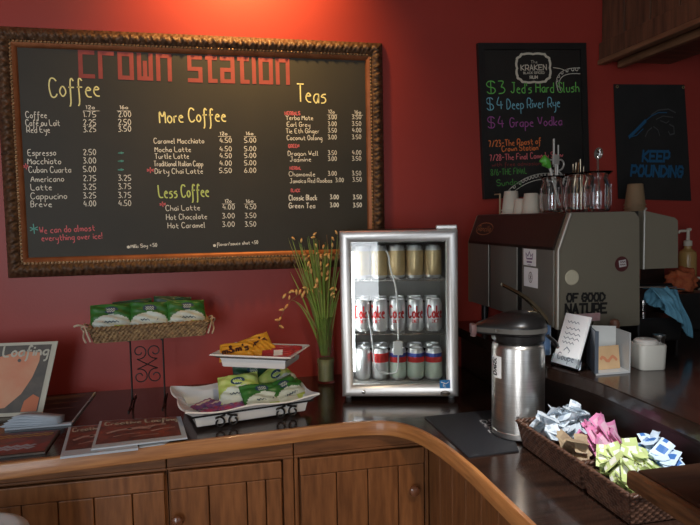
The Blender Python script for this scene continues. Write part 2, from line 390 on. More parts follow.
bm = new_bm(); box2(bm, (.700, -2.35, LZ-.034), (.7215, -1.562, LZ+.001), bev=.009); o = obj('rounded_edge', bm, SLABE, t, smooth=True); o['label'] = 'worn lighter brown edge'
bm = new_bm(); box2(bm, (1.061, -2.3, .02), (1.30, -1.9, LZ-.033)); obj('support', bm, RISER, t)

# hanging wooden cabinet over the bar
t = thing('overhead_cabinet', 'dark aged wooden cabinet hanging over the bar at top right', 'cabinet', (1.718, 0, 2.243))
bm = new_bm(); box2(bm, (0.004, -1.9, .03), (.35, -.002, .72)); obj('body', bm, SOFFIT, t)
bm = new_bm(); ys = [-.002-.16*k for k in range(12)]
for a, b in zip(ys, ys[1:]): box2(bm, (-.008, b+.003, .11), (.004, a-.003, .72), bev=.003)
obj('side_boards', bm, SOFFIT, t)
bm = new_bm(); box2(bm, (-.02, -1.9, .035), (.003, -.002, .11), bev=.004); obj('bottom_rail', bm, SOFFIT, t)
bm = new_bm(); box2(bm, (-.028, -1.9, .012), (.01, -.002, .034), bev=.005); o = obj('moulding', bm, SOFTRIM, t); o['label'] = 'lighter brown moulding strip'
bm = new_bm(); box2(bm, (.055, -1.9, -.004), (.085, -.03, .029), bev=.004); o = obj('moulding', bm, SOFTRIM, t); o['label'] = 'lower light brown moulding strip'

# ================================================================== MENU BOARD
BX0, BX1, BZ0, BZ1 = -.713, .607, 1.456, 2.233      # opening
FW = .076
bcx, bcz = (BX0+BX1)/2, (BZ0+BZ1)/2
t = menu = thing('menu_board', 'big chalkboard coffee menu in an ornate carved bronze frame on red wall', 'menu board', (bcx, 0, BZ0-FW))
def toB(bm): bmesh.ops.translate(bm, vec=(-bcx, 0, -(BZ0-FW)), verts=bm.verts); return bm
SY = -.012
bm = new_bm(); box2(bm, (BX0-.02, SY, BZ0-.02), (BX1+.02, -.002, BZ1+.02)); obj('slate', toB(bm), SLATE, t)
def frame_band(bm, s0, s1, ns, step, hfun, mi=0):
    W2, H2 = (BX1-BX0)/2, (BZ1-BZ0)/2
    for side in range(4):
        half = W2 if side % 2 == 0 else H2; other = H2 if side % 2 == 0 else W2
        nt = max(8, int(2*(half+FW)/step)); P = []
        for i in range(nt+1):
            u = -1+2*i/nt; row = []
            for j in range(ns+1):
                s = s0+(s1-s0)*j/ns; o = s*FW
                a = u*(half+o); h = hfun(a, s, side)
                c, d = a, other+o
                x, z = [(c, d), (d, -c), (-c, -d), (-d, c)][side]
                row.append(V((bcx+x, -h, bcz+z)))
            P.append(row)
        grid(bm, P, mi)
def h_liner(a, s, side):
    q = s/.22
    return .013+.012*min(1, max(0, (q-.0)))**.6 if q > .02 else .011
def h_carve(a, s, side):
    q = (s-.34)/.66
    prof = .019+.020*sin(pi*min(1, .12+q*.95))-.003*q
    if q > .97: prof = 0.003
    per = .038; ph = (a/per) % 1
    leaf = max(0, cos(2*pi*(ph-.5+.45*(q-.4))))**1.2*sin(pi*min(1, q*1.1))
    vein = .5+.5*sin(2*pi*(a/per*4+q*2.2))
    curl = sin(2*pi*(a/(per/2)+.25))*sin(2*pi*q*1.5)
    wob = .0016*sin(a*310+q*9)*sin(a*97+2)
    return prof+(.0062*leaf+.0030*vein*leaf+.0026*curl+wob)*(1 if .06 < q < .95 else 0)
bm = new_bm(); frame_band(bm, .34, 1.0, 18, .0035, h_carve); obj('carved_moulding', toB(bm), GILT, t, smooth=True, ang=60)
bm = new_bm(); frame_band(bm, 0, .22, 6, .05, h_liner); o = obj('liner', toB(bm), LINER, t, smooth=True); o['label'] = 'plain copper inner liner'
bm = new_bm(); frame_band(bm, .22, .34, 4, .05, lambda a, s, side: .020)
W2, H2 = (BX1-BX0)/2+.28*FW, (BZ1-BZ0)/2+.28*FW
unit = new_bm(); bmesh.ops.create_icosphere(unit, subdivisions=1, radius=1); uv_ = [v.co.copy() for v in unit.verts]; uf = [[v.index for v in f.verts] for f in unit.faces]
def ball(bm, c, r, mi=0, sc=(1, 1, 1)):
    vs = [bm.verts.new(V(c)+V((p[0]*r*sc[0], p[1]*r*sc[1], p[2]*r*sc[2]))) for p in uv_]
    for f in uf: q = bm.faces.new([vs[i] for i in f]); q.material_index = mi
for half, other, hor in ((W2, H2, 1), (H2, W2, 0)):
    k = int(2*half/.0135)
    for i in range(k+1):
        a = -half+2*half*i/k
        for sgn in (-1, 1):
            x, z = (a, sgn*other) if hor else (sgn*other, a)
            ball(bm, (bcx+x, -.0235, bcz+z), .0058)
o = obj('beading', toB(bm), BEAD, t, smooth=True, ang=180); o['label'] = 'row of small gilt beads'

def bmap(off=0): return lambda x, z: V((x, SY-.0012-off, z))
def P2(px, py): p = at(px, py, 1, SY); return p[0], p[2]
def lettering(name, items, m, parent, wd=.0028, jit=.03, font=G, soft=2, label=None, adv=None):
    bm = new_bm()
    for k, (s, x0, y0, x1, y1, h) in enumerate(items):
        a = P2(x0, y0); b = P2(x1, y1)
        write(bm, s, a[0], a[1], b[0], b[1], h*.00375, wd, bmap(k*.00001), font=font, soft=soft, jit=jit, adv=adv)
    o = obj(name, toB(bm), m, parent, fixn=False)
    if label: o['label'] = label
    return o
for q_ in (('crown', 81, 76, 170, 79.5, 23.5), ('station', 190, 80.3, 288, 83, 23.5)): lettering('title_lettering', [q_], CH_R, t, wd=.0155, jit=0, font=SQ, soft=0, adv=2.6, label='dull red painted heading crown station')
for q_ in (('Coffee', 50, 97, 100, 96.5, 19), ('More Coffee', 160, 123, 226, 121, 14), ('Teas', 297, 102, 326, 103, 19)): lettering('heading', [q_], CH_Y, t, wd=.0050, label='yellow chalk heading')
lettering('heading', [('Less Coffee', 159, 198, 209, 196, 13)], CH_YG, t, wd=.005, label='yellow-green chalk heading')
rows = [('Coffee', 26, 47, 118, '1.75', '2.00'), ('Café au Lait', 26, 60, 126, '2.25', '2.50'), ('Red Eye', 27, 50, 132.7, '3.25', '3.50'), ('Espresso', 28, 56, 155.7, '2.50', ''), ('Macchiato', 28, 61, 164.2, '3.00', ''),
        ('Cuban Cuarta', 29, 71, 172.7, '5.00', ''), ('Americano', 31, 64, 181.8, '2.75', '3.25'), ('Latte', 31, 52, 190.3, '3.25', '3.75'), ('Cappucino', 31, 67, 199, '3.25', '3.75'), ('Breve', 31, 52, 207, '4.00', '4.50')]
def row(items, wd=.0025, nm='menu_row'): lettering(nm, items, CH_W, t, wd=wd)
row([('12oz', 86, 109, 97, 109, 3.6), ('16oz', 120, 109, 130, 109, 3.6)])
for s, a, b, y, p, q in rows:
    row([(s, a, y, b, y-.3, 6.2), (p, 83.5, y-.8, 96, y-.9, 5.6)]+([(q, 118.5, y-1.2, 131, y-1.3, 5.6)] if q else []))
row([('Milk: Soy +.50', 131, 248, 157, 246.5, 3.6)]); row([('flavor/sauce shot +.50', 217, 246, 258, 243.7, 3.6)])
rows2 = [('Caramel Macchiato', 154, 204, 143.5, '4.50', '5.00'), ('Mocha Latte', 155, 191, 152, '4.50', '5.00'), ('Turtle Latte', 155, 189, 158.7, '4.50', '5.00'), ('Traditional Italian Capp', 154, 203, 166.2, '4.00', '5.00'), ('Dirty Chai Latte', 155, 203, 173.7, '5.50', '6.00')]
for s, a, b, y, p, q in rows2: row([(s, a, y, b, y-.2, 5.4), (p, 219.5, y-.8, 231.5, y-.8, 5), (q, 244.5, y-1, 256, y-1, 5)])
row([('12oz', 220, 135.2, 229, 135.2, 3.4), ('16oz', 246, 135, 255, 135, 3.4)]); row([('12oz', 225, 202.6, 233, 202.4, 3.4), ('16oz', 246, 202.6, 255, 202.4, 3.4)])
for s, a, b, y, p, q in [('Chai Latte', 166, 200, 211, '4.00', '4.50'), ('Hot Chocolate', 166.5, 207, 219.8, '3.00', '3.50'), ('Hot Caramel', 168, 205, 228.3, '3.00', '3.50')]:
    row([(s, a, y, b, y-1, 5.8), (p, 222.5, y-1.6, 234.5, y-1.8, 5.2), (q, 245, y-1.8, 256, y-2, 5.2)])
row([('12oz', 328.5, 113.3, 336, 113.3, 3.6), ('16oz', 354.5, 113.6, 362.5, 113.6, 3.6)], .0023)
for s, a, b, y, p, q in [('Yerba Mate', 286, 313, 120, '3.00', '3.50'), ('Earl Grey', 287, 310, 126.7, '3.00', '3.50'), ('Tie Eth Ginger', 286, 319, 133.2, '3.50', '4.00'), ('Coconut Oolong', 287, 322, 140, '3.00', '3.50'), ('Dragon Well', 288, 318, 155.6, '3.50', '4.00'),
                         ('Jasmine', 290, 311, 161.5, '3.00', '3.50'), ('Chamomile', 289, 315, 176.3, '3.00', '3.50')]:
    row([(s, a, y, b, y, 5), (p, 328, y-.8, 336.5, y-.8, 4.6), (q, 352, y-1, 361, y-1, 4.6)], .0023)
row([('Jamaica Red Rooibos', 290, 183, 332, 182.4, 4.8), ('3.00', 335.5, 182, 343.5, 182, 4.4), ('3.50', 352.5, 181.5, 361.5, 181.5, 4.6)], .0023)
row([('Classic Black', 289, 200.3, 317, 200, 5.6), ('3.00', 330, 199, 338.5, 199, 4.5), ('3.50', 353, 199, 361.5, 199, 4.5)], .0036)
row([('Green Tea', 289, 208, 315, 208, 5.6), ('3.00', 330, 207, 338.5, 207, 4.5), ('3.50', 353, 207, 361.5, 207, 4.5)], .0036)
lettering('note', [('We can do almost', 40, 233.5, 95, 230.5, 6.6), ('everything over ice!', 42, 241, 102, 238.5, 6.2)], CH_P, t, wd=.0032, label='pink chalk note')
for q_ in (('HERBALS', 285, 115, 300, 115, 3.6), ('GREEN', 288.5, 147.8, 299, 147.6, 3.6), ('HERBAL', 290, 169.6, 301, 169.6, 3.2), ('BLACK', 291, 192, 300, 192, 3.4)): lettering('tea_heading', [q_], CH_P, t, wd=.0034, label='small pink chalk heading')
for q_ in (('*', 24, 169.5, 29, 169, 6), ('*', 147, 173, 154, 173, 6), ('*', 160, 207, 166, 206.5, 5.5)): lettering('star', [q_], CH_P, t, wd=.0040, label='pink chalk star')
lettering('star', [('*', 30.5, 234, 38.5, 233.5, 10)], CH_T, t, wd=.0034, label='teal chalk star')
for y_ in (154.5, 162.8, 171.3): lettering('mark', [('<', 118, y_, 124, y_-.2, 4.5)], CH_T, t, wd=.0034, label='small teal chalk mark')
for x0, y0, x1, y1 in [(83, 111, 99.5, 111), (117, 111, 130.5, 111), (218, 136.5, 231, 136.5), (244, 136.5, 256, 136.5), (222, 204, 235, 203.8), (244, 204, 256, 203.8), (327, 115, 337, 115), (353, 115.3, 363, 115.3)]:
    bm = new_bm(); ribbon(bm, [V(P2(x0, y0)), V(P2(x1, y1))], .0016, bmap(.0005)); obj('underline', toB(bm), CH_W, t, fixn=False)
for cx, cy in ((128.5, 247), (214.5, 245.5)):
    bm = new_bm(); c = P2(cx, cy); vs = [bm.verts.new(V((c[0]+.006*cos(a*pi/5), SY-.0015, c[1]+.006*sin(a*pi/5)))) for a in range(10)]; bm.faces.new(vs); obj('bullet', toB(bm), CH_W, t, fixn=False)

# ================================================================== SPECIALS BOARD (hangs a little crooked)
ang = R(2.45); KW, KH = .517, .668
K0 = V((1.104, 0, 2.324))           # top left corner
t = thing('specials_board', 'black-framed specials chalkboard with rum badge, hanging slightly crooked on red wall', 'menu board', K0)
def kp(u, v, off=0):                # u right, v down from top-left, local
    return V((u*cos(ang)+v*sin(ang), -off, u*sin(ang)-v*cos(ang)))
def kbox(bm, u0, u1, v0, v1, o0, o1, bev=0):
    vs = [bm.verts.new(kp(u, v, o)) for o in (o0, o1) for (u, v) in ((u0, v0), (u1, v0), (u1, v1), (u0, v1))]
    for f in ((0, 1, 2, 3), (7, 6, 5, 4), (0, 4, 5, 1), (1, 5, 6, 2), (2, 6, 7, 3), (3, 7, 4, 0)): bm.faces.new([vs[i] for i in f])
bm = new_bm(); kbox(bm, .02, KW-.02, .02, KH-.02, .002, .014); obj('slate', bm, SLATE2, t)
bm = new_bm()
for q in ((0, KW, 0, .028), (0, KW, KH-.028, KH), (0, .028, .028, KH-.028), (KW-.028, KW, .028, KH-.028)): kbox(bm, *q, .002, .024)
obj('frame', bm, BLKFRAME, t)
kmap = lambda x, y: V((x, -.0152, y))
def KP(px, py): p = at(px, py, 1, -.0152); return p[0]-K0[0], p[2]-K0[2]
def kwrite(name, items, m, wd=.005, soft=2, jit=.03, label=None, slant=0):
    bm = new_bm()
    for (s, x0, y0, x1, y1, h) in items:
        a = KP(x0, y0); b = KP(x1, y1); write(bm, s, a[0], a[1], b[0], b[1], h*.0044, wd, kmap, soft=soft, jit=jit, slant=slant)
    o = obj(name, bm, m, t, fixn=False); o['label'] = label; return o
kwrite('specials_lettering', [('$3', 487, 94, 505, 93.5, 12), ("Jed's Hard Slush", 511, 93, 579, 92, 10)], CH_G, .0042, label='green chalk line')
kwrite('specials_lettering', [('$4', 487, 110, 503, 109, 12), ('Deep River Rye', 507, 109, 560, 107, 10)], CH_B, .0040, label='pale blue chalk line')
kwrite('specials_lettering', [('$4', 488, 128, 504, 127.5, 11), ('Grape Vodka', 510, 127, 562, 125, 9)], CH_V, .0040, label='purple chalk line')
kwrite('event_lettering', [('7/23-The Roast of', 489, 147, 541, 143.5, 6), ('Crown Station', 502, 151.5, 538, 150, 5.5)], CH_O, .0038, label='orange chalk event')
kwrite('event_lettering', [('A', 492, 197, 497, 197, 6)], CH_P, .0035, label='single red chalk letter')
kwrite('event_lettering', [('7/28-The Final Comedy Show', 490, 161, 563, 157, 6)], CH_P, .0035, label='pinkish red chalk event')
kwrite('event_lettering', [('with free admission night', 492, 166.5, 555, 164.5, 4)], CH_DR, .0024, label='faint dark red chalk line')
kwrite('event_lettering', [('8/6-THE FINAL', 491, 175.5, 527, 173.5, 6), ('Sunday', 497, 186, 521, 184, 6)], CH_GD, .0034, label='dark green chalk event')
# badge: lobed outline with words
bm = new_bm(); c = KP(533.5, 68); bw, bh = .083, .064
out = []
NB = 96
for k in range(NB):
    a = 2*pi*k/NB; ca, sa = cos(a), sin(a)
    sq = 1/max(abs(ca)**1.0, abs(sa)*1.0); r = min(sq, 1.22)
    r *= 1-.10*math.exp(-((abs(ca)-.70)/.10)**2)+.05*abs(sin(6*a))
    out.append((bw*r*ca, bh*r*sa))
def rot(p): return (c[0]+p[0]*cos(ang)-p[1]*sin(ang), c[1]+p[0]*sin(ang)+p[1]*cos(ang))
A = [bm.verts.new(kmap(*rot(p))) for p in out]; B = [bm.verts.new(kmap(*rot((p[0]*.88, p[1]*.86)))) for p in out]
for i in range(NB): bm.faces.new((A[i], A[(i+1) % NB], B[(i+1) % NB], B[i]))
ribbon(bm, [V(KP(553, 67.5)), V(KP(560, 68.5)), V(KP(567, 71))], .003, kmap)
write(bm, 'KRAKEN', *KP(521, 70.3), *KP(546.5, 69.8), .022, .0038, kmap, soft=0)
write(bm, 'The', *KP(531, 63.5), *KP(537.5, 63.2), .013, .0016, kmap)
write(bm, 'BLACK SPICED', *KP(523.5, 74), *KP(544.5, 73.6), .009, .0018, kmap, soft=0)
write(bm, 'RUM', *KP(530, 78.6), *KP(537.5, 78.4), .011, .0032, kmap, soft=0)
o = obj('badge', bm, mat('badge_cream', (.62, .56, .44), .6), t, fixn=False); o['label'] = 'cream lobed badge with lettering'
def tentacle(bm, pts, w0, w1):
    pts = smooth_path([(p[0], p[1], 0) for p in pts], 2); n = len(pts)
    q = [V((p[0], p[1])) for p in pts]; Ls, Rs = [], []
    for i, p in enumerate(q):
        tt = (q[min(i+1, n-1)]-q[max(i-1, 0)]).normalized(); nn = V((-tt[1], tt[0])); wv = w0+(w1-w0)*i/(n-1)
        Ls.append(p+nn*wv); Rs.append(p-nn*wv)
    ribbon(bm, Ls, .0035, kmap); ribbon(bm, Rs, .0028, kmap)
    tot = 0
    for i in range(1, n):
        tot += (q[i]-q[i-1]).length
        if tot > .016:
            tot = 0; wv = w0+(w1-w0)*i/(n-1); mid = (q[i]+Ls[i])/2
            ring = [mid+V((cos(a*pi/4), sin(a*pi/4)))*wv*.55 for a in range(9)]; ribbon(bm, ring, .003, kmap)
bm = new_bm()
tentacle(bm, [KP(559.5, 91), KP(557, 82), KP(561, 74), KP(571, 70.5), KP(584, 71)], .006, .013)
obj('tentacle_print', bm, mat('print_grey', (.66, .62, .52), .6), t, fixn=False); bm = new_bm()
tentacle(bm, [KP(506, 196), KP(513, 189), KP(525, 181), KP(538, 176.5), KP(552, 176), KP(566, 180)], .010, .014)
obj('tentacle_print', bm, mat('print_grey', (.66, .62, .52), .6), t, fixn=False)

# ================================================================== TEAM BANNER
q = [V((1.774, 0, 2.173)), V((2.147, 0, 2.181)), V((2.203, 0, 1.638)), V((1.803, 0, 1.652))]
def bilin(u, v, off=0):
    p = (q[0]*(1-u)+q[1]*u)*(1-v)+(q[3]*(1-u)+q[2]*u)*v
    return V((p[0], -.006-.004*sin(u*9+v*2)*v-off, p[2]))
t = thing('banner', 'black cloth banner with blue cat head and slogan hanging on red wall', 'banner', q[0])
def bl(u, v, off=0): return bilin(u, v, off)-q[0]
bm = new_bm(); grid(bm, [[bl(i/24, j/30) for j in range(31)] for i in range(25)]); grid(bm, [[bl(i/24, j/30, -.003) for j in range(31)] for i in range(25)], flip=True)
obj('cloth', bm, mat('black_cloth', (.016, .015, .014), .8, var=.3, scale=8, bump=.1), t, smooth=True, fixn=False)
BLU = mat('banner_blue', (.010, .085, .18), .7); SIL = mat('banner_grey', (.06, .06, .06), .7)
bb = lambda x, y: bl(x, y, .003)
bm = new_bm()
def ital(s, u0, u1, v, h):   # write() in (u,-v)
    write(bm, s, u0, -v, u1, -v, h, .023, lambda x, y: bl(x, -y, .003), soft=0, slant=.18)
ital('KEEP', .35, .70, .66, .085); ital('POUNDING', .18, .88, .79, .085)
obj('slogan', bm, BLU, t, fixn=False)
bm = new_bm(); bm2 = new_bm()
for pts, wd_ in (([(.17, .46), (.24, .42), (.34, .36), (.42, .31)], .030), ([(.42, .31), (.50, .27), (.60, .24), (.72, .24)], .008), ([(.17, .46), (.28, .44), (.38, .38)], .008)):
    ribbon(bm, [V(p) for p in pts], wd_, bb)
for pts, wd_ in (([(.50, .26), (.60, .22), (.74, .21), (.84, .24)], .010), ([(.56, .30), (.66, .27), (.80, .28)], .008), ([(.74, .34), (.80, .36), (.80, .42), (.74, .43), (.72, .40)], .012),
                 ([(.40, .45), (.44, .40), (.50, .37)], .010), ([(.52, .36), (.58, .39), (.60, .44)], .008), ([(.62, .31), (.70, .33), (.74, .31)], .008)):
    ribbon(bm2, [V(p) for p in pts], wd_, bb)
obj('cat_head_outline', bm, BLU, t, fixn=False); obj('cat_head_lines', bm2, SIL, t, fixn=False)
for u in (.03, .96):
    bm = new_bm(); p = bl(u, .025, .006); lathe(bm, [(.003, 0), (.008, 0), (.008, .003), (.003, .003)], 14, M=Matrix.Translation(p) @ Matrix.Rotation(pi/2, 4, 'X')); obj('grommet', bm, BRASSY, t, smooth=True)

# ================================================================== GLASS DOOR FRIDGE
FB = V((.411, -.390, CT)); FR = R(-15.3)
fr = thing('display_fridge', 'small countertop fridge with glass door and silver frame holding drink cans', 'fridge', FB, FR)
W_, D_, H_ = .418, .360, .618
BODY = mat('fridge_black_body', (.02, .02, .02), .4); INNER = mat('fridge_grey_liner', (.34, .33, .31), .4)
bm = new_bm(); z0 = .018
box2(bm, (.004, .045, z0), (.016, D_, H_)); box2(bm, (W_-.016, .045, z0), (W_-.004, D_, H_)); box2(bm, (.016, .045, H_-.014), (W_-.016, D_, H_)); box2(bm, (.016, .045, z0), (W_-.016, D_, z0+.014)); box2(bm, (.016, D_-.014, z0+.014), (W_-.016, D_, H_-.014))
obj('body', bm, BODY, fr)
bm = new_bm()
box2(bm, (.0165, .046, z0+.0145), (.034, D_-.0145, H_-.0145)); box2(bm, (W_-.034, .046, z0+.0145), (W_-.0165, D_-.0145, H_-.0145)); box2(bm, (.0345, .046, H_-.045), (W_-.0345, D_-.0145, H_-.0145)); box2(bm, (.0345, .046, z0+.0145), (W_-.0345, D_-.0145, z0+.040)); box2(bm, (.0345, D_-.03, z0+.0405), (W_-.0345, D_-.0145, H_-.0455))
obj('liner', bm, INNER, fr)
bm = new_bm(); fwid = .040
P = []
ring = [(0, z0), (W_, z0), (W_, H_), (0, H_)]
for (x, z), (sx, sz) in zip(ring, ((1, 1), (-1, 1), (-1, -1), (1, -1))):
    P.append([V((x, .040, z)), V((x, .010, z)), V((x+sx*.006, .002, z+sz*.006)), V((x+sx*.016, -.001, z+sz*.016)), V((x+sx*(fwid-.012), .002, z+sz*(fwid-.012))), V((x+sx*fwid, .012, z+sz*fwid)), V((x+sx*fwid, .040, z+sz*fwid))])
grid(bm, P, cu=True, cv=True); dr = obj('door_frame', bm, DOORAL, fr, smooth=True, ang=60)
bm = new_bm(); box2(bm, (fwid-.002, .018, z0+fwid-.002), (W_-fwid+.002, .022, H_-fwid+.002)); obj('glass', bm, PANE, dr)
bm = new_bm(); box2(bm, (W_-.075, .004, H_+.0005), (W_-.002, .04, H_+.016), bev=.004); obj('hinge', bm, DOORAL, fr)
bm = new_bm(); lathe(bm, [(0, 0), (.007, 0), (.007, .004), (.003, .006), (0, .006)], 16, M=Matrix.Translation((.078, .000, z0+.020)) @ Matrix.Rotation(pi/2, 4, 'X')); obj('lock', bm, CHROME, fr, smooth=True)
bm = new_bm(); box2(bm, (W_-.067, -.0035, z0+.033), (W_-.031, .003, z0+.062), mi=0); ribbon(bm, [V((W_-.063, z0+.056)), V((W_-.045, z0+.050)), V((W_-.035, z0+.057))], .003, lambda x, z: V((x, -.0042, z)), 1); write(bm, 'E', W_-.055, z0+.038, W_-.045, z0+.038, .012, .002, lambda x, z: V((x, -.0042, z)), 1)
o = obj('energy_sticker', bm, [mat('sticker_blue', (.03, .25, .62), .5), WHT], fr); o['label'] = 'small bright blue sticker'
bm = new_bm(); lathe(bm, [(0, 0), (.017, 0), (.018, .002), (0, .003)], 20, M=Matrix.Translation((W_-.048, .000, z0+.014)) @ Matrix.Rotation(pi/2, 4, 'X') @ Matrix.Diagonal((1, .55, 1, 1))); obj('badge', bm, CHROME, fr, smooth=True)
for k, (x, y) in enumerate(((.02, .06), (W_-.02, .06), (.02, D_-.03), (W_-.02, D_-.03))):
    bm = new_bm(); lathe(bm, [(0, 0), (.010, 0), (.012, z0), (0, z0)], 12, c=(x, y, 0)); obj('foot', bm, mat('foot_grey', (.25, .25, .25), .5), fr)
SH = [z0+.0415, .243, .440]          # floor of each level
for zz in SH[1:]:
    bm = new_bm()
    for k in range(15): tube(bm, [(.038+k*(W_-.076)/14, .055, zz-.003), (.038+k*(W_-.076)/14, D_-.035, zz-.003)], .0015, 6)
    for y in (.055, .17, D_-.036): tube(bm, [(.0355, y, zz-.0062), (W_-.0355, y, zz-.0062)], .002, 6)
    obj('shelf', bm, CHROME, fr, smooth=True)
# white cord with inline switch looped inside the door
bm = new_bm()
cordp = [(.165, .032, .545), (.175, .030, .53), (.178, .030, .48), (.200, .030, .42), (.205, .030, .33), (.205, .030, .22)]
tube(bm, smooth_path(cordp, 3), .0028, 8); tube(bm, smooth_path([(.205, .030, .165), (.204, .030, .12), (.195, .030, .095), (.14, .030, .10), (.118, .030, .115), (.114, .030, .18), (.108, .030, .25), (.095, .030, .33)], 3), .0028, 8)
box2(bm, (.186, .0245, .165), (.222, .035, .215), bev=.004); o = obj('white_cord', bm, mat('white_plastic', (.85, .85, .85), .4), fr, smooth=True)
# interior light strip (the fridge is lit)
STRIP = mat('lit_strip', (1, 1, 1), .5, emit=((.93, .97, 1), 24))
bm = new_bm(); box2(bm, (.040, .050, .10), (.046, .058, .54)); obj('light_strip', bm, STRIP, fr)

# cans
def can_mesh(body, top, band=None):
    r, h = .0325, .118
    bm = new_bm()
    prof = [(0, .004), (.022, .003), (.0245, 0), (.027, .003), (r, .012), (r, .040), (r, .080), (r, h-.016), (.0275, h-.004), (.0265, h), (.0245, h-.001), (.024, h-.005), (0, h-.005)]
    def mf(i, j):
        if j in (4, 5, 6): return 0 if j != 6 or band is None else 2
        return 1
    lathe(bm, prof, 26, mf=mf)
    return bm
CSIL = mat('can_silver', (.70, .71, .72), .3, metal=.8); CRED = mat('can_red', (.55, .02, .02), .35, metal=.2); CGOLD = mat('can_gold', (.62, .46, .24), .35, metal=.4, var=.2, scale=30)
CBLUE = mat('can_blue', (.03, .06, .3), .35, metal=.3); CWHITE = mat('can_pale_green', (.55, .66, .58), .35, metal=.4)
def curved_write(bm, s, r, a0, a1, z, h, wd, mi):
    write(bm, s, a0, z, a1, z, h, wd, lambda x, y: V((r*sin(x/r), -r*cos(x/r), y)), mi, soft=1)
def make_can(kind, label, loc):
    t = thing('drink_can', label, 'can', loc, FR+random.uniform(-.35, .35))
    cols = {'cola': (CSIL, CSIL, CSIL), 'red': (CSIL, CSIL, CRED), 'gold': (CGOLD, CSIL, CGOLD), 'plain': (CSIL, CSIL, CSIL), 'redblue': (CWHITE, CSIL, CBLUE)}[kind]
    obj('can_body', can_mesh(None, None, 1), list(cols), t, smooth=True, ang=50)
    if kind == 'cola':
        bm = new_bm()
        write(bm, 'Coke', -.030, .052, .030, .052, .044, .0060, lambda x, y: V((.0329*sin(x/.0325), -.0329*cos(x/.0325), y)), 0, soft=2); write(bm, 'DIET', -.012, .034, .012, .034, .010, .002, lambda x, y: V((.0329*sin(x/.0325), -.0329*cos(x/.0325), y)), 0, soft=0)
        for f in range(1): pass
        obj('print', bm, CRED, t, fixn=False)
    elif kind in ('red', 'redblue'):
        bm = new_bm(); grid(bm, [[V((.0328*sin(a), -.0328*cos(a), z)) for z in (.068, .088)] for a in [(-1.5+3*k/14) for k in range(15)]]); o = obj('print', bm, CRED, t, fixn=False)
    return t
def fl(u, v, z):                     # fridge local -> world
    return FB+Matrix.Rotation(FR, 3, 'Z') @ V((u, v, z))
nm = ['leftmost', 'second from left', 'middle', 'fourth from left', 'rightmost']
for k in range(5):
    u = .072+k*.0662
    make_can('gold', 'gold drink can on the top fridge shelf, %s in its row' % nm[k], fl(u, .10, SH[2]))
    make_can('cola', 'silver diet cola can with red script on the middle fridge shelf, %s' % nm[k], fl(u, .10, SH[1]))
    make_can(['plain', 'red', 'redblue', 'redblue', 'redblue'][k], '%s can on the fridge floor, %s' % (['plain silver', 'silver can with red band, drink', 'red and blue banded', 'red and blue banded', 'red and blue banded'][k], nm[k]), fl(u, .10, SH[0]))
# dark bottles in the second row
BOT = mat('cola_bottle_dark', (.03, .008, .006), .12, coat=.4)
first = None
for lev in (0, 1, 2):
    for k in range(5):
        u = .072+k*.0662; lab = 'dark cola can in the back row of the %s fridge shelf, %s' % (['bottom', 'middle', 'top'][lev], nm[k])
        if first is None:
            first = thing('drink_can', lab, 'can', fl(u, .185, SH[lev]), FR, 'dark cans at the back of the fridge'); obj('can_body', can_mesh(None, None, 1), [BOT, CSIL, BOT], first, smooth=True, ang=50)
        else: dup(first, fl(u, .185, SH[lev]), FR, lab)

# ================================================================== VASE WITH DRIED GRASSES
VC = V((.402, -.125, CT))
VC = V((.365, -.118, CT))
p = at(327, 384, 2, CT); VC = V((p[0], -.115, CT))
t = thing('vase', 'clear glass cylinder vase with pale green base, standing beside the fridge', 'vase', VC)
bm = new_bm(); lathe(bm, [(0, .002), (.034, .002), (.035, .006), (.036, .27), (.034, .27), (.032, .012), (0, .010)], 32); obj('glass', bm, GLASS, t, smooth=True)
bm = new_bm(); lathe(bm, [(0, .0125), (.0315, .0125), (.0328, .100), (0, .101)], 32); o = obj('filling', bm, mat('pale_green_filling', (.42, .44, .22), .6, var=.1), t, smooth=True); o['label'] = 'opaque pale green filling'
GRN = mat('grass_green', (.20, .38, .06), .55, col2=(.40, .46, .11), scale=25); GRN2 = mat('grass_yellow_green', (.30, .30, .09), .6)
BLOS = mat('yellow_pod', (.95, .66, .22), .6, col2=(.75, .30, .10), scale=60)
t = thing('grass_bouquet', 'tall green ornamental grasses with small yellow blossoms in glass vase', 'plant', VC)
bm = new_bm(); bmb = new_bm(); tips = []
random.seed(3)
def blade(bm, b, tip, bend, w0):
    n = 10; L, Rr = [], []
    for k in range(n+1):
        s = k/n; pp = b.lerp(tip, s)+bend*(s*s*(1-s)*1.6)+V((0, 0, .04*sin(pi*s)))
        wv = w0*(1-s)**.6*.5+.0004; L.append(pp+V((wv, wv*.4, 0))); Rr.append(pp-V((wv, wv*.4, 0)))
    grid(bm, [[a, b_, c_] for a, b_, c_ in zip(L, [(x+y)/2+V((0, .0008, 0)) for x, y in zip(L, Rr)], Rr)], mi=random.choice((0, 0, 1)))
for k in range(92):
    a = random.uniform(0, 2*pi); b = V((.018*cos(a), .018*sin(a), .104)); 
    dx = random.gauss(-.01, .058); dy = random.uniform(-.085, .05); z = random.uniform(.34, .60)
    b = V((.010*cos(a), .010*sin(a), .104)); mid = V((max(-.024, min(.024, dx*.25)), max(-.024, min(.024, dy*.25)), .272))
    zz_ = random.uniform(.108, .24); mid = V((mid[0]*(.35+zz_*2), mid[1]*(.35+zz_*2), zz_)); tip = V((max(-.16, min(.055, dx)), min(dy, .09), z)); blade(bm, mid, tip, V((dx*.2, 0, .02)), .0075)
    if random.random() < .5: tips.append(tip)
obj('grass_blades', bm, [GRN, GRN2], t, fixn=False)
bm = new_bm(); bmp = new_bm()
def pod(bm, p, d, L=.024, r=.0056):
    d = V(d).normalized(); tube(bm, [p, p+d*L*.3, p+d*L*.7, p+d*L], [.0015, r, r*.8, .0008], 7)
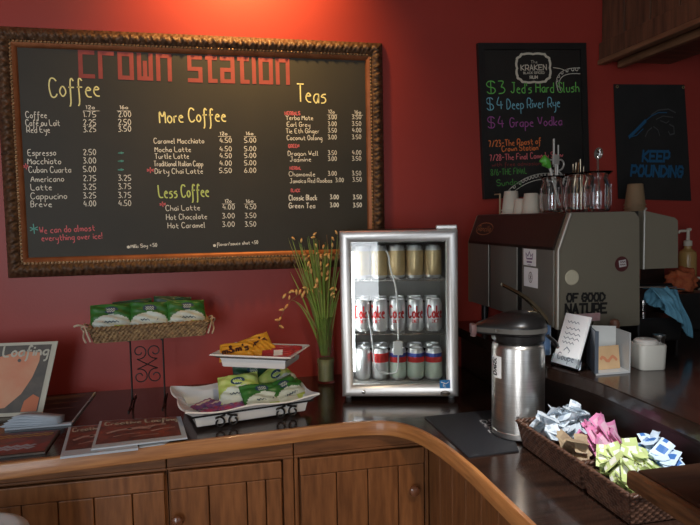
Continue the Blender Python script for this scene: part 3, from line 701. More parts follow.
for st in ([(0, 0, .27), (-.03, 0, .36), (-.08, -.01, .385), (-.13, -.02, .39), (-.175, -.03, .36)], [(0, 0, .27), (-.04, 0, .36), (-.10, -.02, .375), (-.155, -.03, .33), (-.185, -.03, .27), (-.188, -.03, .235)],
           [(0, 0, .27), (-.035, -.01, .37), (-.07, -.02, .40), (-.10, -.03, .355)], [(0, 0, .27), (-.03, 0, .40), (-.06, -.01, .50), (-.075, -.02, .54)], [(0, 0, .27), (-.01, -.01, .45), (-.02, -.02, .58)],
           [(0, 0, .27), (.02, -.02, .42), (.01, -.03, .60)], [(0, 0, .27), (-.02, -.02, .38), (-.045, -.03, .47)], [(0, 0, .27), (.03, -.03, .35), (.04, -.04, .42)]):
    q_ = smooth_path(st, 3); tube(bm, q_, .0011, 5)
    m_ = len(q_)
    for f in (.62, .72, .82, .9, .97):
        i = int(f*(m_-1)); pod(bmp, q_[i], (random.uniform(-.7, .3), -.2, random.uniform(-1, .1)))
for tp in tips[:16]: pod(bmp, tp, (random.uniform(-.4, .4), 0, random.uniform(-.9, .9)), .019, .0048)
obj('stems', bm, mat('brown_stem', (.25, .13, .05), .6), t, smooth=True); o = obj('blossoms', bmp, BLOS, t, smooth=True, ang=180); o['label'] = 'yellow-orange blossoms'

# ================================================================== WOVEN THINGS
def weave_wall(bm, P0, P1, flare, z0, z1, cw=.010, ch=.0075, amp=.0028, th=.004):
    """P0->P1 bottom line, leaning out by vector flare at the top; both faces"""
    L = (P1-P0).length; nu = int(L/cw)*4; nv = max(2, int((z1-z0)/ch))*4; d = (P1-P0).normalized(); n = V((d[1], -d[0], 0))
    for sgn in (1, -1):
        P = []
        for i in range(nu+1):
            s = i/nu; row = []
            for j in range(nv+1):
                r = j/nv; base = P0.lerp(P1, s)+flare(s)*r+V((0, 0, z0+(z1-z0)*r))
                k = amp*sin(pi*s*nu/4)*sin(pi*r*nv/4) if 0 < i < nu and 0 < j < nv else 0
                row.append(base+n*(sgn*th/2+k))
            P.append(row)
        grid(bm, P, flip=(sgn < 0))
def woven_tray(name, label, loc, rz, w, d, h, m, fl_=.012, cat='basket', dividers=(), cw=.009, rimr=.005, group=None):
    t = thing(name, label, cat, loc, rz, group)
    bm = new_bm(); c = [V((-w/2, -d/2, 0)), V((w/2, -d/2, 0)), V((w/2, d/2, 0)), V((-w/2, d/2, 0))]
    ct = [V((p[0]+(fl_ if p[0] > 0 else -fl_), p[1]+(fl_ if p[1] > 0 else -fl_), 0)) for p in c]
    for k in range(4):
        a, b = c[k], c[(k+1) % 4]; fa, fb = ct[k]-a, ct[(k+1) % 4]-b
        weave_wall(bm, a, b, (lambda s, fa=fa, fb=fb: fa.lerp(fb, s)), .002, h, cw=cw)
    box2(bm, (-w/2, -d/2, 0), (w/2, d/2, .004)); obj('woven_sides', bm, m, t, smooth=True, ang=70)
    bm = new_bm()
    for k in range(4):                    # rope rim
        a, b = ct[k], ct[(k+1) % 4]; L = (b-a).length; n = int(L/.003)
        for ph in (0, pi):
            dd = (b-a).normalized(); nn = V((dd[1], -dd[0], 0))
            tube(bm, [a.lerp(b, i/n)+V((0, 0, h+.001+rimr*.6*sin(i*.6+ph)))+nn*(rimr*.6*cos(i*.6+ph)) for i in range(n+1)], rimr*.75, 6)
    obj('rim', bm, m, t, smooth=True, ang=180)
    return t
basx = lambda: None
AX0, AX1 = .832, .992
A = woven_tray('packet_basket', 'dark rattan basket of white and pink sweetener packets beside the airpot', ((AX0+AX1)/2, -1.087, CT+.001), 0, AX1-AX0, .285, .070, WICK, .014)
bm = new_bm(); box2(bm, (-(AX1-AX0)/2+.004, .005, .004), ((AX1-AX0)/2-.004, .009, .062)); obj('divider', bm, WICK, A)
B = woven_tray('packet_basket', 'dark rattan basket of green and blue sweetener packets nearest the raised bar top', ((AX0+AX1)/2, -1.332, CT+.001), 0, AX1-AX0, .150, .070, WICK, .014)

def make_packet(name, label, group, body, pr, prcol, tp='band'):
    bm = new_bm(); w, l = .032, .053; n = 6
    P = []; Q = []
    for i in range(n+1):
        u = i/n-.5; row = []; row2 = []
        for j in range(n+1):
            v = j/n-.5; th = .0022*max(0, 1-(2*u)**4)*max(0, 1-(2*v)**4)+.0003
            row.append(V((u*w, v*l, th+.002*sin(u*5+v*3)))); row2.append(V((u*w, v*l, -th+.002*sin(u*5+v*3))))
        P.append(row); Q.append(row2)
    mf = (lambda i, j: 1 if (1 <= i <= n-2 and (j in (2, 3))) or (j == 5 and i in (1, 2)) else 0) if tp == 'band' else (lambda i, j: 1 if 1 <= j <= 4 and 0 < i < n-1 else 0)
    grid(bm, P, mf=mf); grid(bm, Q, flip=True, mf=mf)
    o = obj(name, bm, [body, prcol], None, smooth=True, ang=180, fixn=False); tag(o, label, 'packet', group); return o
PKW = mat('packet_white', (.70, .78, .84), .55, var=.06); PKWp = mat('packet_print_grey', (.42, .50, .58), .55)
PKP = mat('packet_pink', (.78, .28, .50), .5); PKPp = mat('packet_print_pale', (.80, .50, .62), .5)
PKB = mat('packet_blue', (.66, .80, .92), .5); PKBp = mat('packet_print_blue', (.05, .18, .50), .5)
PKG = mat('packet_green', (.58, .68, .28), .5); PKGp = mat('packet_print_white', (.86, .88, .76), .5)
PKT = mat('packet_tan', (.42, .32, .20), .6); PKTp = mat('packet_print_brown', (.34, .25, .16), .6)
def heap(proto, xs, ys, zs, count, tilt, yaw, seed, mound=.03):
    rnd = random.Random(seed); lim = (AX0+.003, AX1-.003)
    for k in range(count):
        u, v = rnd.random(), rnd.random()
        x = xs[0]+(xs[1]-xs[0])*u; y = ys[0]+(ys[1]-ys[0])*v
        m = mound*(1-(2*u-1)**2)*(1-(2*v-1)**2)
        z = zs[0]+(zs[1]-zs[0])*(k/count)+m*(k/count)
        o = proto if k == 0 else proto.copy()
        if k: COL.objects.link(o)
        rot = (rnd.uniform(*tilt), rnd.uniform(-.5, .5), rnd.uniform(*yaw))
        from mathutils import Euler
        Rm = Euler(rot).to_matrix(); cs = [Rm @ V((a*.016, b*.0265, 0)) for a in (-1, 1) for b in (-1, 1)]
        ex, ey, ez = [max(abs(c[i]) for c in cs) for i in range(3)]
        up_ = max(0, (z-CT-.075)/.03)         # above the rim a packet may lean out a little
        x = max(lim[0]+ex-.010*up_, min(lim[1]-ex+.004*up_, x)); y = max(ys[0]-.012+min(ey, .02)*0, min(ys[1]+.012, y))
        y = max(YL[0]+ey, min(YL[1]-ey, y)); z = max(z, CT+.007+ez)
        o.location = (x, y, z); o.rotation_euler = rot
YL = (-1.225, -.950)
zb = CT+.03
pw = make_packet('sweetener_packet', 'white packet with grey print in heap at the far end of the rattan basket', 'white packets', PKW, 0, PKWp)
heap(pw, (AX0+.012, AX1-.010), (-1.062, -.972), (zb, zb+.075), 96, (-.9, 1.0), (-1.6, 1.6), 1)
pp = make_packet('sweetener_packet', 'pink packet standing in the middle of the rattan baskets', 'pink packets', PKP, 0, PKPp, 'p')
heap(pp, (AX0+.085, AX1-.004), (-1.185, -1.105), (zb+.012, zb+.074), 52, (.7, 1.5), (.2, 1.2), 2)
pt = make_packet('sweetener_packet', 'tan raw sugar packet in the near corner of the packet basket', 'tan packets', PKT, 0, PKTp, 'p')
heap(pt, (AX0+.012, AX0+.055), (-1.175, -1.10), (zb+.004, zb+.050), 15, (-.3, .9), (-1, 1), 3)
YL = (-1.402, -1.262)
pg = make_packet('sweetener_packet', 'pale green packet heaped in the basket nearest the raised bar top', 'pale green packets', PKG, 0, PKGp)
heap(pg, (AX0+.008, AX0+.10), (-1.385, -1.265), (zb+.004, zb+.074), 92, (-1.2, 1.3), (-.6, 1.2), 4)
pb = make_packet('sweetener_packet', 'blue packet heaped behind the green packets by the ledge', 'blue packets', PKB, 0, PKBp)
heap(pb, (AX0+.10, AX1+.002), (-1.385, -1.235), (zb+.010, zb+.084), 72, (-1.0, 1.2), (-1.5, 1.5), 5)

# seagrass tray on iron scroll stand
TC = V((-.262, -.205, 1.165)); TR = R(7)
t = woven_tray('seagrass_tray', 'long woven seagrass tray with cord handles on an iron stand', TC, TR, .372, .125, .050, SEAG, .014, cw=.007, rimr=.007)
for sgn in (-1, 1):
    bm = new_bm(); x = sgn*.202
    tube(bm, smooth_path([(x, -.03, .045), (x+sgn*.018, -.035, .060), (x+sgn*.030, -.02, .052), (x+sgn*.020, 0, .035), (x+sgn*.022, -.04, .02), (x+sgn*.012, -.06, .005)], 3), .0032, 7)
    tube(bm, smooth_path([(x, .03, .045), (x+sgn*.022, .0, .065), (x+sgn*.012, -.05, .05), (x+sgn*.004, -.066, .030), (x-sgn*.004, -.072, .008)], 3), .0032, 7)
    if sgn < 0: tube(bm, smooth_path([(x-.02, -.03, .058), (x-.035, -.04, .066), (x-.05, -.035, .060)], 2), .0036, 7)
    o = obj('cord_handle', bm, CORD, t, smooth=True); o['label'] = 'cream knotted cord'
SC = V((-.278, -.205, CT))
t = thing('iron_stand', 'tall thin black iron stand with heart scrolls under the seagrass tray', 'stand', SC, 0)
bm = new_bm()
for x in (-.057, .057):
    tube(bm, smooth_path([(x*1.0, -.11, .003), (x, -.03, .004), (x, 0, .03), (x, 0, .235)], 2), .0032, 8)
    tube(bm, smooth_path([(x*1.0, .09, .003), (x, .02, .004), (x, 0, .03)], 2), .0032, 8)
obj('legs', bm, IRON, t, smooth=True)
bm = new_bm()
for sx in (-1, 1): tube(bm, [(sx*.057, -.045, .2395), (sx*.057, .045, .2395)], .0035, 8)
tube(bm, [(-.057, 0, .2385), (.057, 0, .2385)], .0035, 8); obj('tray_support', bm, IRON, t, smooth=True)
def spiral(cx, cz, r0, turns, a0, sgn, n=26):
    return [(cx+sgn*(r0*(1-.72*k/n))*cos(a0+turns*2*pi*k/n), 0, cz+(r0*(1-.72*k/n))*sin(a0+turns*2*pi*k/n)) for k in range(n+1)]
bm = new_bm()
for sx in (-1, 1):
    tube(bm, [(0, 0, .142)]+[(sx*.027-sx*.0 + (p[0]), 0, p[2]) for p in spiral(0, .190, .028, 1.25, -pi*.6, -sx)], .0022, 6)
    tube(bm, [(0, 0, .142)]+[(sx*.027+p[0], 0, p[2]) for p in spiral(0, .098, .029, -1.25, pi*.6, -sx)], .0022, 6)
    pass
obj('scrollwork', bm, IRON, t, smooth=True)

# snack bags
BGR = mat('bag_green', (.045, .20, .035), .38, col2=(.03, .12, .025), scale=30); BWH = mat('bag_white', (.62, .68, .60), .38); BLG = mat('bag_lime', (.38, .55, .10), .38, col2=(.60, .66, .22), scale=40); BDK = mat('bag_dark_green', (.02, .07, .04), .4)
BNAVY = mat('bag_navy_oval', (.03, .07, .12), .4)
def pillow(w, l, th, mf, seed=0, nx=28, ny=36, crimp=1):
    bm = new_bm(); rnd = random.Random(seed); a, b, c = rnd.uniform(0, 6), rnd.uniform(0, 6), rnd.uniform(0, 6)
    P, Q = [], []
    for i in range(nx+1):
        u = 2*i/nx-1; r1, r2 = [], []
        for j in range(ny+1):
            v = 2*j/ny-1; f = max(0, 1-u**4)**.6*max(0, 1-v**6)**.6; f = f if abs(v) < .9 or not crimp else 0
            wr = .06*th*(sin(u*7+a)*sin(v*9+b)+sin(v*14+c+u*4))*(1 if f > 0 else .5); edge = .0012*sin(u*40) if abs(v) > .88 else 0
            h = th*.5*f
            ww = w*(1-.05*f); r1.append(V((u*ww/2, v*l/2, h+wr+edge))); r2.append(V((u*ww/2, v*l/2, -h+wr+edge-.0005)))
        P.append(r1); Q.append(r2)
    grid(bm, P, mf=mf); grid(bm, Q, flip=True, mf=mf); return bm
def snack_mf(nx, ny):
    def f(i, j):
        u = (i+.5)/nx*2-1; v = (j+.5)/ny*2-1
        if v < -.52 and u > .15: return 2
        if (u/.98)**2+((v+.42)/.62)**2 < 1: return 1
        return 0
    return f
def make_snack(seed, variant):
    t = thing('snack_bag', '', 'snack bag')
    cols = [[BGR, BWH, BLG], [BGR, BWH, BLG], [BDK, BGR, BLG], [BLG, BWH, BGR]][variant]
    obj('bag', pillow(.138, .125, .042, snack_mf(28, 36), seed), cols, t, smooth=True, ang=180, fixn=False)
    bm = new_bm()
    def top(x, y): return V((x, y, .0215-(abs(x)/.0575)**4*.012-(abs(y)/.0675)**6*.01))
    k = 28; c = bm.verts.new(top(0, .028)+V((0, 0, .001))); ringv = [bm.verts.new(top(.024*cos(a*2*pi/k), .028+.014*sin(a*2*pi/k))+V((0, 0, .001))) for a in range(k)]
    for i in range(k): bm.faces.new((c, ringv[i], ringv[(i+1) % k]))
    for yy in (.031, .023):
        ribbon(bm, [V((-.014+.004*q_, yy+.003*(-1)**q_)) for q_ in range(8)], .0022, lambda x, y: top(x, y)+V((0, 0, .0018)), 1)
    obj('logo', bm, [BNAVY, BWH], t, fixn=False)
    bm = new_bm(); ribbon(bm, [V((-.030+.006*q_, -.018+.003*(-1)**q_)) for q_ in range(11)], .003, lambda x, y: top(x, y)+V((0, 0, .0012)), 0); obj('print', bm, BNAVY, t, fixn=False)
    return t
sn = [make_snack(k, v) for k, v in enumerate((0, 1, 2, 3))]
used = [False]*4
def snack(v, loc, rot, label, group=None):
    if not used[v]: used[v] = True; o = sn[v]; o.location = loc; o.rotation_euler = rot; o['label'] = label
    else: o = dup(sn[v], loc, label=label, rot=rot)
    if group: o['group'] = group
    return o
for k, (x, lab) in enumerate(((-.388, 'green snack bag with white panel at the left end of the seagrass tray'), (-.258, 'green and lime snack bag in the middle of the seagrass tray'), (-.128, 'green snack bag at the right end of the seagrass tray'))):
    snack((0, 1, 0)[k], (x-.004, -.226+.012*k, 1.236), (R(56), R((0, 2, 3)[k]), TR+R((2, -3, 8)[k])), lab)
snack(2, (-.185, -.160, 1.243), (R(68), R(6), R(14)), 'dark green snack bag standing behind the others in the seagrass tray')
snack(2, (-.325, -.168, 1.236), (R(70), R(-4), R(4)), 'dark green snack bag half hidden between two front bags in the seagrass tray')

# ================================================================== TWO WHITE PLATTERS ON AN IRON SERVER
def platter(name, label, loc, rz, W, D, H, flare, wavy=0, th=.004, cl=False):
    """square dish: foot rect W x D rising to a flared rim"""
    t = thing(name, label, 'platter', loc, rz)
    n = 18
    def rect(w, d, z, wv=0, lift=0):
        pts = []
        for side in range(4):
            for k in range(n):
                s = k/n*2-1
                x, y = [(s*w/2, -d/2), (w/2, s*d/2), (-s*w/2, d/2), (-w/2, -s*d/2)][side]
                corner = abs(s)**4
                f = 1+wv*.018*sin(s*pi*2)*1
                pts.append(V((x*f, y*f, z+lift*corner+wv*.004*cos(s*pi*2))))
        return pts
    bm = new_bm()
    rings = [rect(W*.98, D*.97, 0), rect(W, D, .003), rect(W*1.03, D*1.05, H*.55), rect(W*1.06, D*1.08, H*.72), rect(W*1.06+flare, D*1.08+flare, H, wavy, .006*wavy)]
    inner_ = [rect(W*1.06+flare-.006, D*1.08+flare-.006, H+.004, wavy, .006*wavy), rect(W*1.05, D*1.07, H*.72+.006), rect(W*1.0, D*1.0, H*.5), rect(W*.95, D*.93, .008)]
    grid(bm, rings, cv=True); vs = grid(bm, inner_, mi=1, cv=True); 
    a = grid(bm, [rings[-1], inner_[0]], cv=True)
    bm.faces.new([bm.verts.new(p) for p in rings[0]][::-1]); f = bm.faces.new([bm.verts.new(p) for p in inner_[-1]]); f.material_index = 1
    bmesh.ops.remove_doubles(bm, verts=bm.verts, dist=.0002)
    obj('dish', bm, [CERAM, CERIN], t, smooth=True, ang=40)
    if cl:
        bm = new_bm(); rr = rect(W*1.06+flare*.35, D*1.08+flare*.35, H*.80); tube(bm, rr, .0022, 6, closed=True); obj('dark_line', bm, CERLINE, t, smooth=True)
    return t
PR = R(12)
PLC = V((.058, -.412, CT+.012))
platter('serving_platter', 'large wavy-rimmed white rectangular platter on scrolled iron feet holding snack bags', PLC, PR, .362, .250, .054, .060, wavy=1)
UPC = V((.123, -.425, 1.091))
platter('serving_plate', 'smaller flared white plate above the big platter holding candy', UPC, R(-26), .222, .142, .044, .052, cl=True)
t = thing('server_stand', 'black iron two-level server with scrolled feet under the white platters', 'stand', V((.062, -.405, CT)), PR)
bm = new_bm(); wx, wy = .362*.53+.009, .250*.54+.009
tube(bm, [(-wx, -wy, .050), (wx, -wy, .050), (wx, wy, .050), (-wx, wy, .050)], .0032, 8, closed=True); obj('frame', bm, IRON, t, smooth=True)
for cx, sg in ((-.095, -1), (.105, -1), (-.095, 1), (.105, 1)):
    bm = new_bm(); cy = sg*(wy+.002)
    for sx in (-1, 1):
        pts = [(cx+sx*.003, cy, .046)]+[(cx+sx*(.023)+sx*(-1)*(.0195*(1-.55*k/22))*cos(pi*.75-k/22*2*pi*1.05), cy, .023+(.0195*(1-.55*k/22))*sin(pi*.75-k/22*2*pi*1.05)) for k in range(23)]
        tube(bm, smooth_path(pts, 1), .0030, 7)
    obj('scroll_foot', bm, IRON, t, smooth=True)
bm = new_bm(); tube(bm, smooth_path([(.05, wy, .050), (.05, wy+.045, .06), (.05, wy+.045, .12), (.06, .12, .150), (.065, .04, .166), (.065, -.04, .1665)], 3), .0035, 8); obj('upright', bm, IRON, t, smooth=True)

# bags in the platter
ploc = lambda u, v, z: PLC+Matrix.Rotation(PR, 3, 'Z') @ V((u, v, z))
snack(2, ploc(.050, .060, .085), (R(62), R(4), PR+R(4)), 'dark green snack bag at the back of the wavy platter')
snack(3, ploc(-.015, -.005, .066), (R(48), R(-6), PR+R(-14)), 'lime and white snack bag in the centre of the wavy platter')
snack(3, ploc(.135, .015, .072), (R(48), R(-22), PR+R(30)), 'lime and white snack bag leaning diagonally at the right end of the wavy platter')
snack(1, ploc(.050, -.068, .046), (R(36), R(3), PR+R(6)), 'green and white snack bag lying at the front of the wavy platter')
snack(0, ploc(.140, -.055, .048), (R(36), R(-10), PR+R(24)), 'green snack bag at the front right corner of the wavy platter')
def candy(loc, rot, cols, label, txt=None, size=(.075, .11), th=.018, seed=0):
    t = thing('candy_packet', label, 'candy', loc); t.rotation_euler = rot
    obj('wrapper', pillow(size[0], size[1], th, lambda i, j: 1 if cols[1] and 10 <= i <= 17 and 6 <= j <= 29 else 0, seed), [cols[0], cols[1] or cols[0]], t, smooth=True, ang=180, fixn=False)
    if txt:
        bm = new_bm(); write(bm, txt, -size[0]*.38, -size[1]*.20, size[0]*.38, -size[1]*.12, .030, .0062, lambda x, y: V((x, y, th*.5*(1-(abs(x)/(size[0]*.5))**4*.5)+.0022)), soft=2)
        obj('print', bm, cols[2], t, fixn=False)
    return t
CY = mat('candy_yellow', (.72, .36, .03), .35, col2=(.62, .26, .02), scale=30); CBR = mat('candy_brown_print', (.06, .02, .015), .4); CRD = mat('candy_red', (.42, .03, .03), .35, col2=(.30, .03, .04), scale=40)
CPU = mat('candy_purple', (.12, .08, .30), .35, col2=(.35, .12, .25), scale=60); CWT = mat('candy_white', (.75, .72, .68), .4); CMAG = mat('candy_magenta', (.50, .05, .12), .35, col2=(.10, .12, .35), scale=60)
uloc = lambda u, v, z: UPC+Matrix.Rotation(R(-26), 3, 'Z') @ V((u, v, z))
UR = R(-8)
candy(uloc(-.078, -.030, .044), (R(40), R(-6), UR), (CY, None, CBR), "yellow m&m's candy bag at the front left of the upper plate", "m&m's", (.115, .075), .024, seed=1)
candy(uloc(-.032, .020, .056), (R(44), R(-16), UR+R(14)), (CY, None, CBR), "yellow m&m's candy bag propped highest at the back of the upper plate", "m&m's", (.115, .075), .024, seed=2)
candy(uloc(.012, .000, .046), (R(34), R(20), UR+R(-30)), (CY, None, CBR), 'yellow candy bag lying across the middle of the upper plate', None, (.08, .07), .024, seed=3)
candy(uloc(.070, -.020, .038), (R(30), R(0), UR), (CRD, CWT, CBR), 'red candy bar with white print at the front of the upper plate', None, (.11, .042), .016, 4)
candy(uloc(.085, .020, .044), (R(30), R(4), UR+R(6)), (CRD, None, CBR), 'dark red candy bar behind the others on the upper plate', None, (.11, .042), .016, 5)
for k, (u, v, a, c_) in enumerate(((-.120, -.050, -85, CMAG), (-.085, .000, -70, CPU), (-.060, -.075, -98, CMAG), (-.130, .030, -60, CPU), (-.045, -.040, -110, CRD))):
    candy(ploc(u, v, .026+.006*(k % 3)), (R(6), R(3*k-6), PR+R(a)), (c_, CWT if k % 2 else None, CBR),
          ['magenta candy packet at the front left of the wavy platter', 'purple candy packet with white stripe behind the magenta ones in the wavy platter', 'magenta striped candy packet near the front centre of the wavy platter',
           'purple candy packet with white stripe in the back left of the wavy platter', 'red candy packet against the snack bags in the wavy platter'][k], None, (.045, .085), .014, 10+k)

# ================================================================== AIRPOT
AC = V((.862, -.850, CT+.0045)); 
MATP = [(.640, -.632), (.920, -.622), (.800, -.975), (.645, -.985)]
t = thing('counter_mat', 'dark charcoal rubber mat under the airpot at the counter corner', 'mat', (0, 0, CT))
bm = new_bm(); prism(bm, MATP, .0006, .0042); obj('rubber', bm, RUBBER, t)
bm = new_bm(); a = at(489, 424, 2, CT+.005); b = at(500, 435, 2, CT+.005)
for k, s in enumerate(('GOOD', 'CAFE')):
    o_ = k*.030; write(bm, s, .828-o_, -.715, .812-o_, -.83, .020, .0040, lambda x, y: V((x, y, .0047)), soft=0, lift=V((0, 0, 1)))
obj('print', bm, MATTXT, t, fixn=False)
ap = thing('airpot', 'brushed steel coffee airpot with black pump lid on the counter mat', 'airpot', AC, R(-10))
bm = new_bm(); lathe(bm, [(0, 0), (.074, 0), (.0775, .004), (.0775, .018), (.0755, .020), (.0775, .022), (.0775, .268), (.075, .276), (.071, .280), (0, .280)], 48); obj('body', bm, STEEL, ap, smooth=True, ang=40)
bm = new_bm(); lathe(bm, [(0, .2805), (.070, .2805), (.078, .290), (.079, .308), (0, .3085)], 48); obj('collar', bm, BLKPL, ap, smooth=True)
# lid: elongated pump head, spout towards the left
def head_ring(z, x0, x1, hw, n=40):
    pts = []
    for k in range(n):
        a = 2*pi*k/n; c, s = cos(a), sin(a)
        x = (x1 if c > 0 else -x0)*c if True else 0
        wd_ = hw*(1 if c > 0 else (1-.62*(-c)**1.6)); pts.append(V((x, s*wd_, z)))
    return pts
bm = new_bm()
rings = [head_ring(.309, -.125, .082, .078), head_ring(.312, -.134, .084, .080), head_ring(.332, -.136, .084, .081), head_ring(.342, -.122, .080, .076), head_ring(.355, -.088, .074, .066), head_ring(.366, -.058, .064, .052), head_ring(.371, -.030, .045, .03)]
grid(bm, rings, cv=True); bm.faces.new([bm.verts.new(p) for p in rings[0]][::-1]); bm.faces.new([bm.verts.new(p) for p in rings[-1]])
bmesh.ops.remove_doubles(bm, verts=bm.verts, dist=.0001); obj('pump_lid', bm, BLKPL, ap, smooth=True, ang=50)
bm = new_bm(); grid(bm, [head_ring(.316, -.1355, .0855, .0822), head_ring(.330, -.1372, .0858, .0826)], cv=True); ball(bm, (-.085, -.064, .325), .006); o = obj('lid_band', bm, GREYPL, ap, smooth=True); o['label'] = 'grey band round the pump lid'
bm = new_bm(); box2(bm, (-.144, -.016, .308), (-.128, .016, .338), bev=.004); tube(bm, [(-.134, 0, .312), (-.136, 0, .300)], [.009, .008], 12); o = obj('spout', bm, mat('pinkish_spout', (.20, .12, .12), .4), ap, smooth=True)
bm = new_bm(); 
lev = smooth_path([(.088, 0, .335), (.060, 0, .372), (.018, 0, .415), (-.050, 0, .452)], 3)
for k in range(len(lev)): pass
P = []
for k, p_ in enumerate(lev):
    s = k/(len(lev)-1); hw = .013-.003*s; th_ = .017*(1-.55*s)
    P.append([p_+V((0, -hw, 0)), p_+V((0, -hw*.6, th_)), p_+V((0, hw*.6, th_)), p_+V((0, hw, 0)), p_+V((0, hw*.6, -th_*.5)), p_+V((0, -hw*.6, -th_*.5))])
grid(bm, P, cv=True); 
for e in (P[0][::-1], P[-1]): bm.faces.new([bm.verts.new(q_) for q_ in e])
box2(bm, (.028, -.010, .350), (.062, .010, .374), bev=.004); obj('lever', bm, BRASSY, ap, smooth=True)
bm = new_bm(); lathe(bm, [(0, 0), (.016, 0), (.016, .085), (0, .088)], 16, M=T((.076, -.018, .245))); o = obj('hinge_block', bm, BLUEPL, ap, smooth=True); o['label'] = 'dark blue plastic hinge at the back'
bm = new_bm(); tube(bm, smooth_path([(.060, -.082, .312), (.095, -.060, .285), (.118, -.01, .258), (.100, .050, .285), (.06, .082, .312)], 3), .0055, 10); obj('bail_handle', bm, BLKPL, ap, smooth=True)
bm = new_bm(); r_ = .0781
def cyl(a, z): return V((r_*sin(a), -r_*cos(a), z))
aa = [-1.42+.46*k/8 for k in range(9)]
grid(bm, [[cyl(a, z) for z in (.180, .245)] for a in aa], mi=0)
write(bm, 'DARK', 0, 0, .050, 0, .020, .004, lambda x, y: V((.0785*sin(-1.20-y*12), -.0785*cos(-1.20-y*12), .188+x)), 1, soft=1)
o = obj('label', bm, [WHT, INK], ap, fixn=False); o['label'] = 'white paper label with dark upright lettering'

# ================================================================== ESPRESSO MACHINE
MX0, MX1, MY0, MY1, MZ0, MZ1 = 1.050, 1.350, -.755, -.035, 1.212, 1.588
em = thing('espresso_machine', 'large taupe espresso machine with dark sloping canopy on the raised ledge', 'espresso machine', (MX0, MY0, LZ))
def E(bm): bmesh.ops.translate(bm, vec=(-MX0, -MY0, -LZ), verts=bm.verts); return bm
bm = new_bm()                                     # side-profile end cheek
prof = [(MX0+.002, MZ0), (MX0, MZ0+.01), (MX0, 1.472), (MX0+.040, MZ1-.004), (MX0+.046, MZ1), (MX1-.026, MZ1), (MX1-.008, MZ1-.020), (MX1, MZ0+.02), (MX1, MZ0+.004), (MX1-.004, MZ0)]
def xz_prism(bm, poly, y0, y1, mi=0):
    a = [bm.verts.new((x, y0, z)) for x, z in poly]; b = [bm.verts.new((x, y1, z)) for x, z in poly]
    bm.faces.new(a); bm.faces.new(b[::-1]); n = len(a)
    for i in range(n): f = bm.faces.new((a[i], a[(i+1) % n], b[(i+1) % n], b[i])); f.material_index = mi
xz_prism(bm, prof, MY0, MY0+.022); obj('end_panel', E(bm), MACH, em); bm = new_bm(); xz_prism(bm, prof, MY1-.02, MY1); obj('end_panel', E(bm), MACH, em)
bm = new_bm(); inset = [(x+.004 if x < 1.1 else x-.004, z-.003 if z > 1.4 else z+.003) for x, z in prof]
xz_prism(bm, inset, MY0+.0225, MY1-.0205); obj('body', E(bm), mat('machine_black_core', (.012, .011, .010), .5), em)
ysp = [MY0+.0225, -.520, -.514]
for a, b in ((MY0+.0228, -.522), (-.484, -.262), (-.246, MY1-.021)):
    bm = new_bm(); box2(bm, (MX0-.003, a, MZ0+.004), (MX0+.003, b, 1.470), bev=.002); obj('back_panel', E(bm), MACHB, em)
bm = new_bm(); 
P = [[V((x, y, z)) for x, z in ((MX0-.005, 1.468), (MX0-.006, 1.478), (MX0+.036, MZ1-.002), (MX0+.042, MZ1+.001), (MX0+.050, MZ1+.001), (MX0+.05, MZ1-.004), (MX0+.004, 1.468))] for y in (MY0+.023, MY1-.02)]
grid(bm, P, cv=True); bm.faces.new([bm.verts.new(p_) for p_ in P[0]]); bm.faces.new([bm.verts.new(p_) for p_ in P[1]][::-1]); bmesh.ops.remove_doubles(bm, verts=bm.verts, dist=.0001)
o = obj('canopy', E(bm), CANOPY, em); o['label'] = 'dark brown sloping canopy'
bm = new_bm()                                     # script badge on the canopy slope
n_ = V((-(MZ1-1.478), 0, .042)).normalized(); sl = V((.042, 0, MZ1-1.478-.002)).normalized(); bc = V((MX0-.006, -.125, 1.478))
cm = lambda x, y: bc+V((0, -1, 0))*x+sl*y+n_*.0015
ribbon(bm, [V((.050+.078*cos(a*pi/10), .056+.026*sin(a*pi/10))) for a in range(21)], .0036, cm)
write(bm, 'Rancilio', -.012, .046, .110, .046, .024, .0045, cm, slant=.2)
obj('script_badge', E(bm), COPPER, em, fixn=False)
bm = new_bm(); tube(bm, [(MX0-.001, MY0-.001, MZ0+.003), (MX0-.001, MY0-.001, 1.470), (MX0+.041, MY0-.001, MZ1-.003)], .0055, 8); o = obj('corner_strip', E(bm), mat('pale_metal_strip', (.55, .52, .45), .3, metal=.7), em, smooth=True); o['label'] = 'pale metal corner strip'
bm = new_bm(); box2(bm, (MX0+.045, MY0+.01, MZ1-.002), (MX1-.03, MY1-.01, MZ1+.0015)); obj('cup_tray', E(bm), CHROME, em)
for x, y in ((MX0+.05, MY0+.06), (MX1-.05, MY0+.06), (MX0+.05, MY1-.06), (MX1-.05, MY1-.06)):
    bm = new_bm(); lathe(bm, [(0, 0), (.022, 0), (.020, .012), (.014, .02), (.014, MZ0-LZ+.003), (0, MZ0-LZ+.003)], 18, c=(x, y, LZ)); obj('foot', E(bm), BLKPL, em, smooth=True)
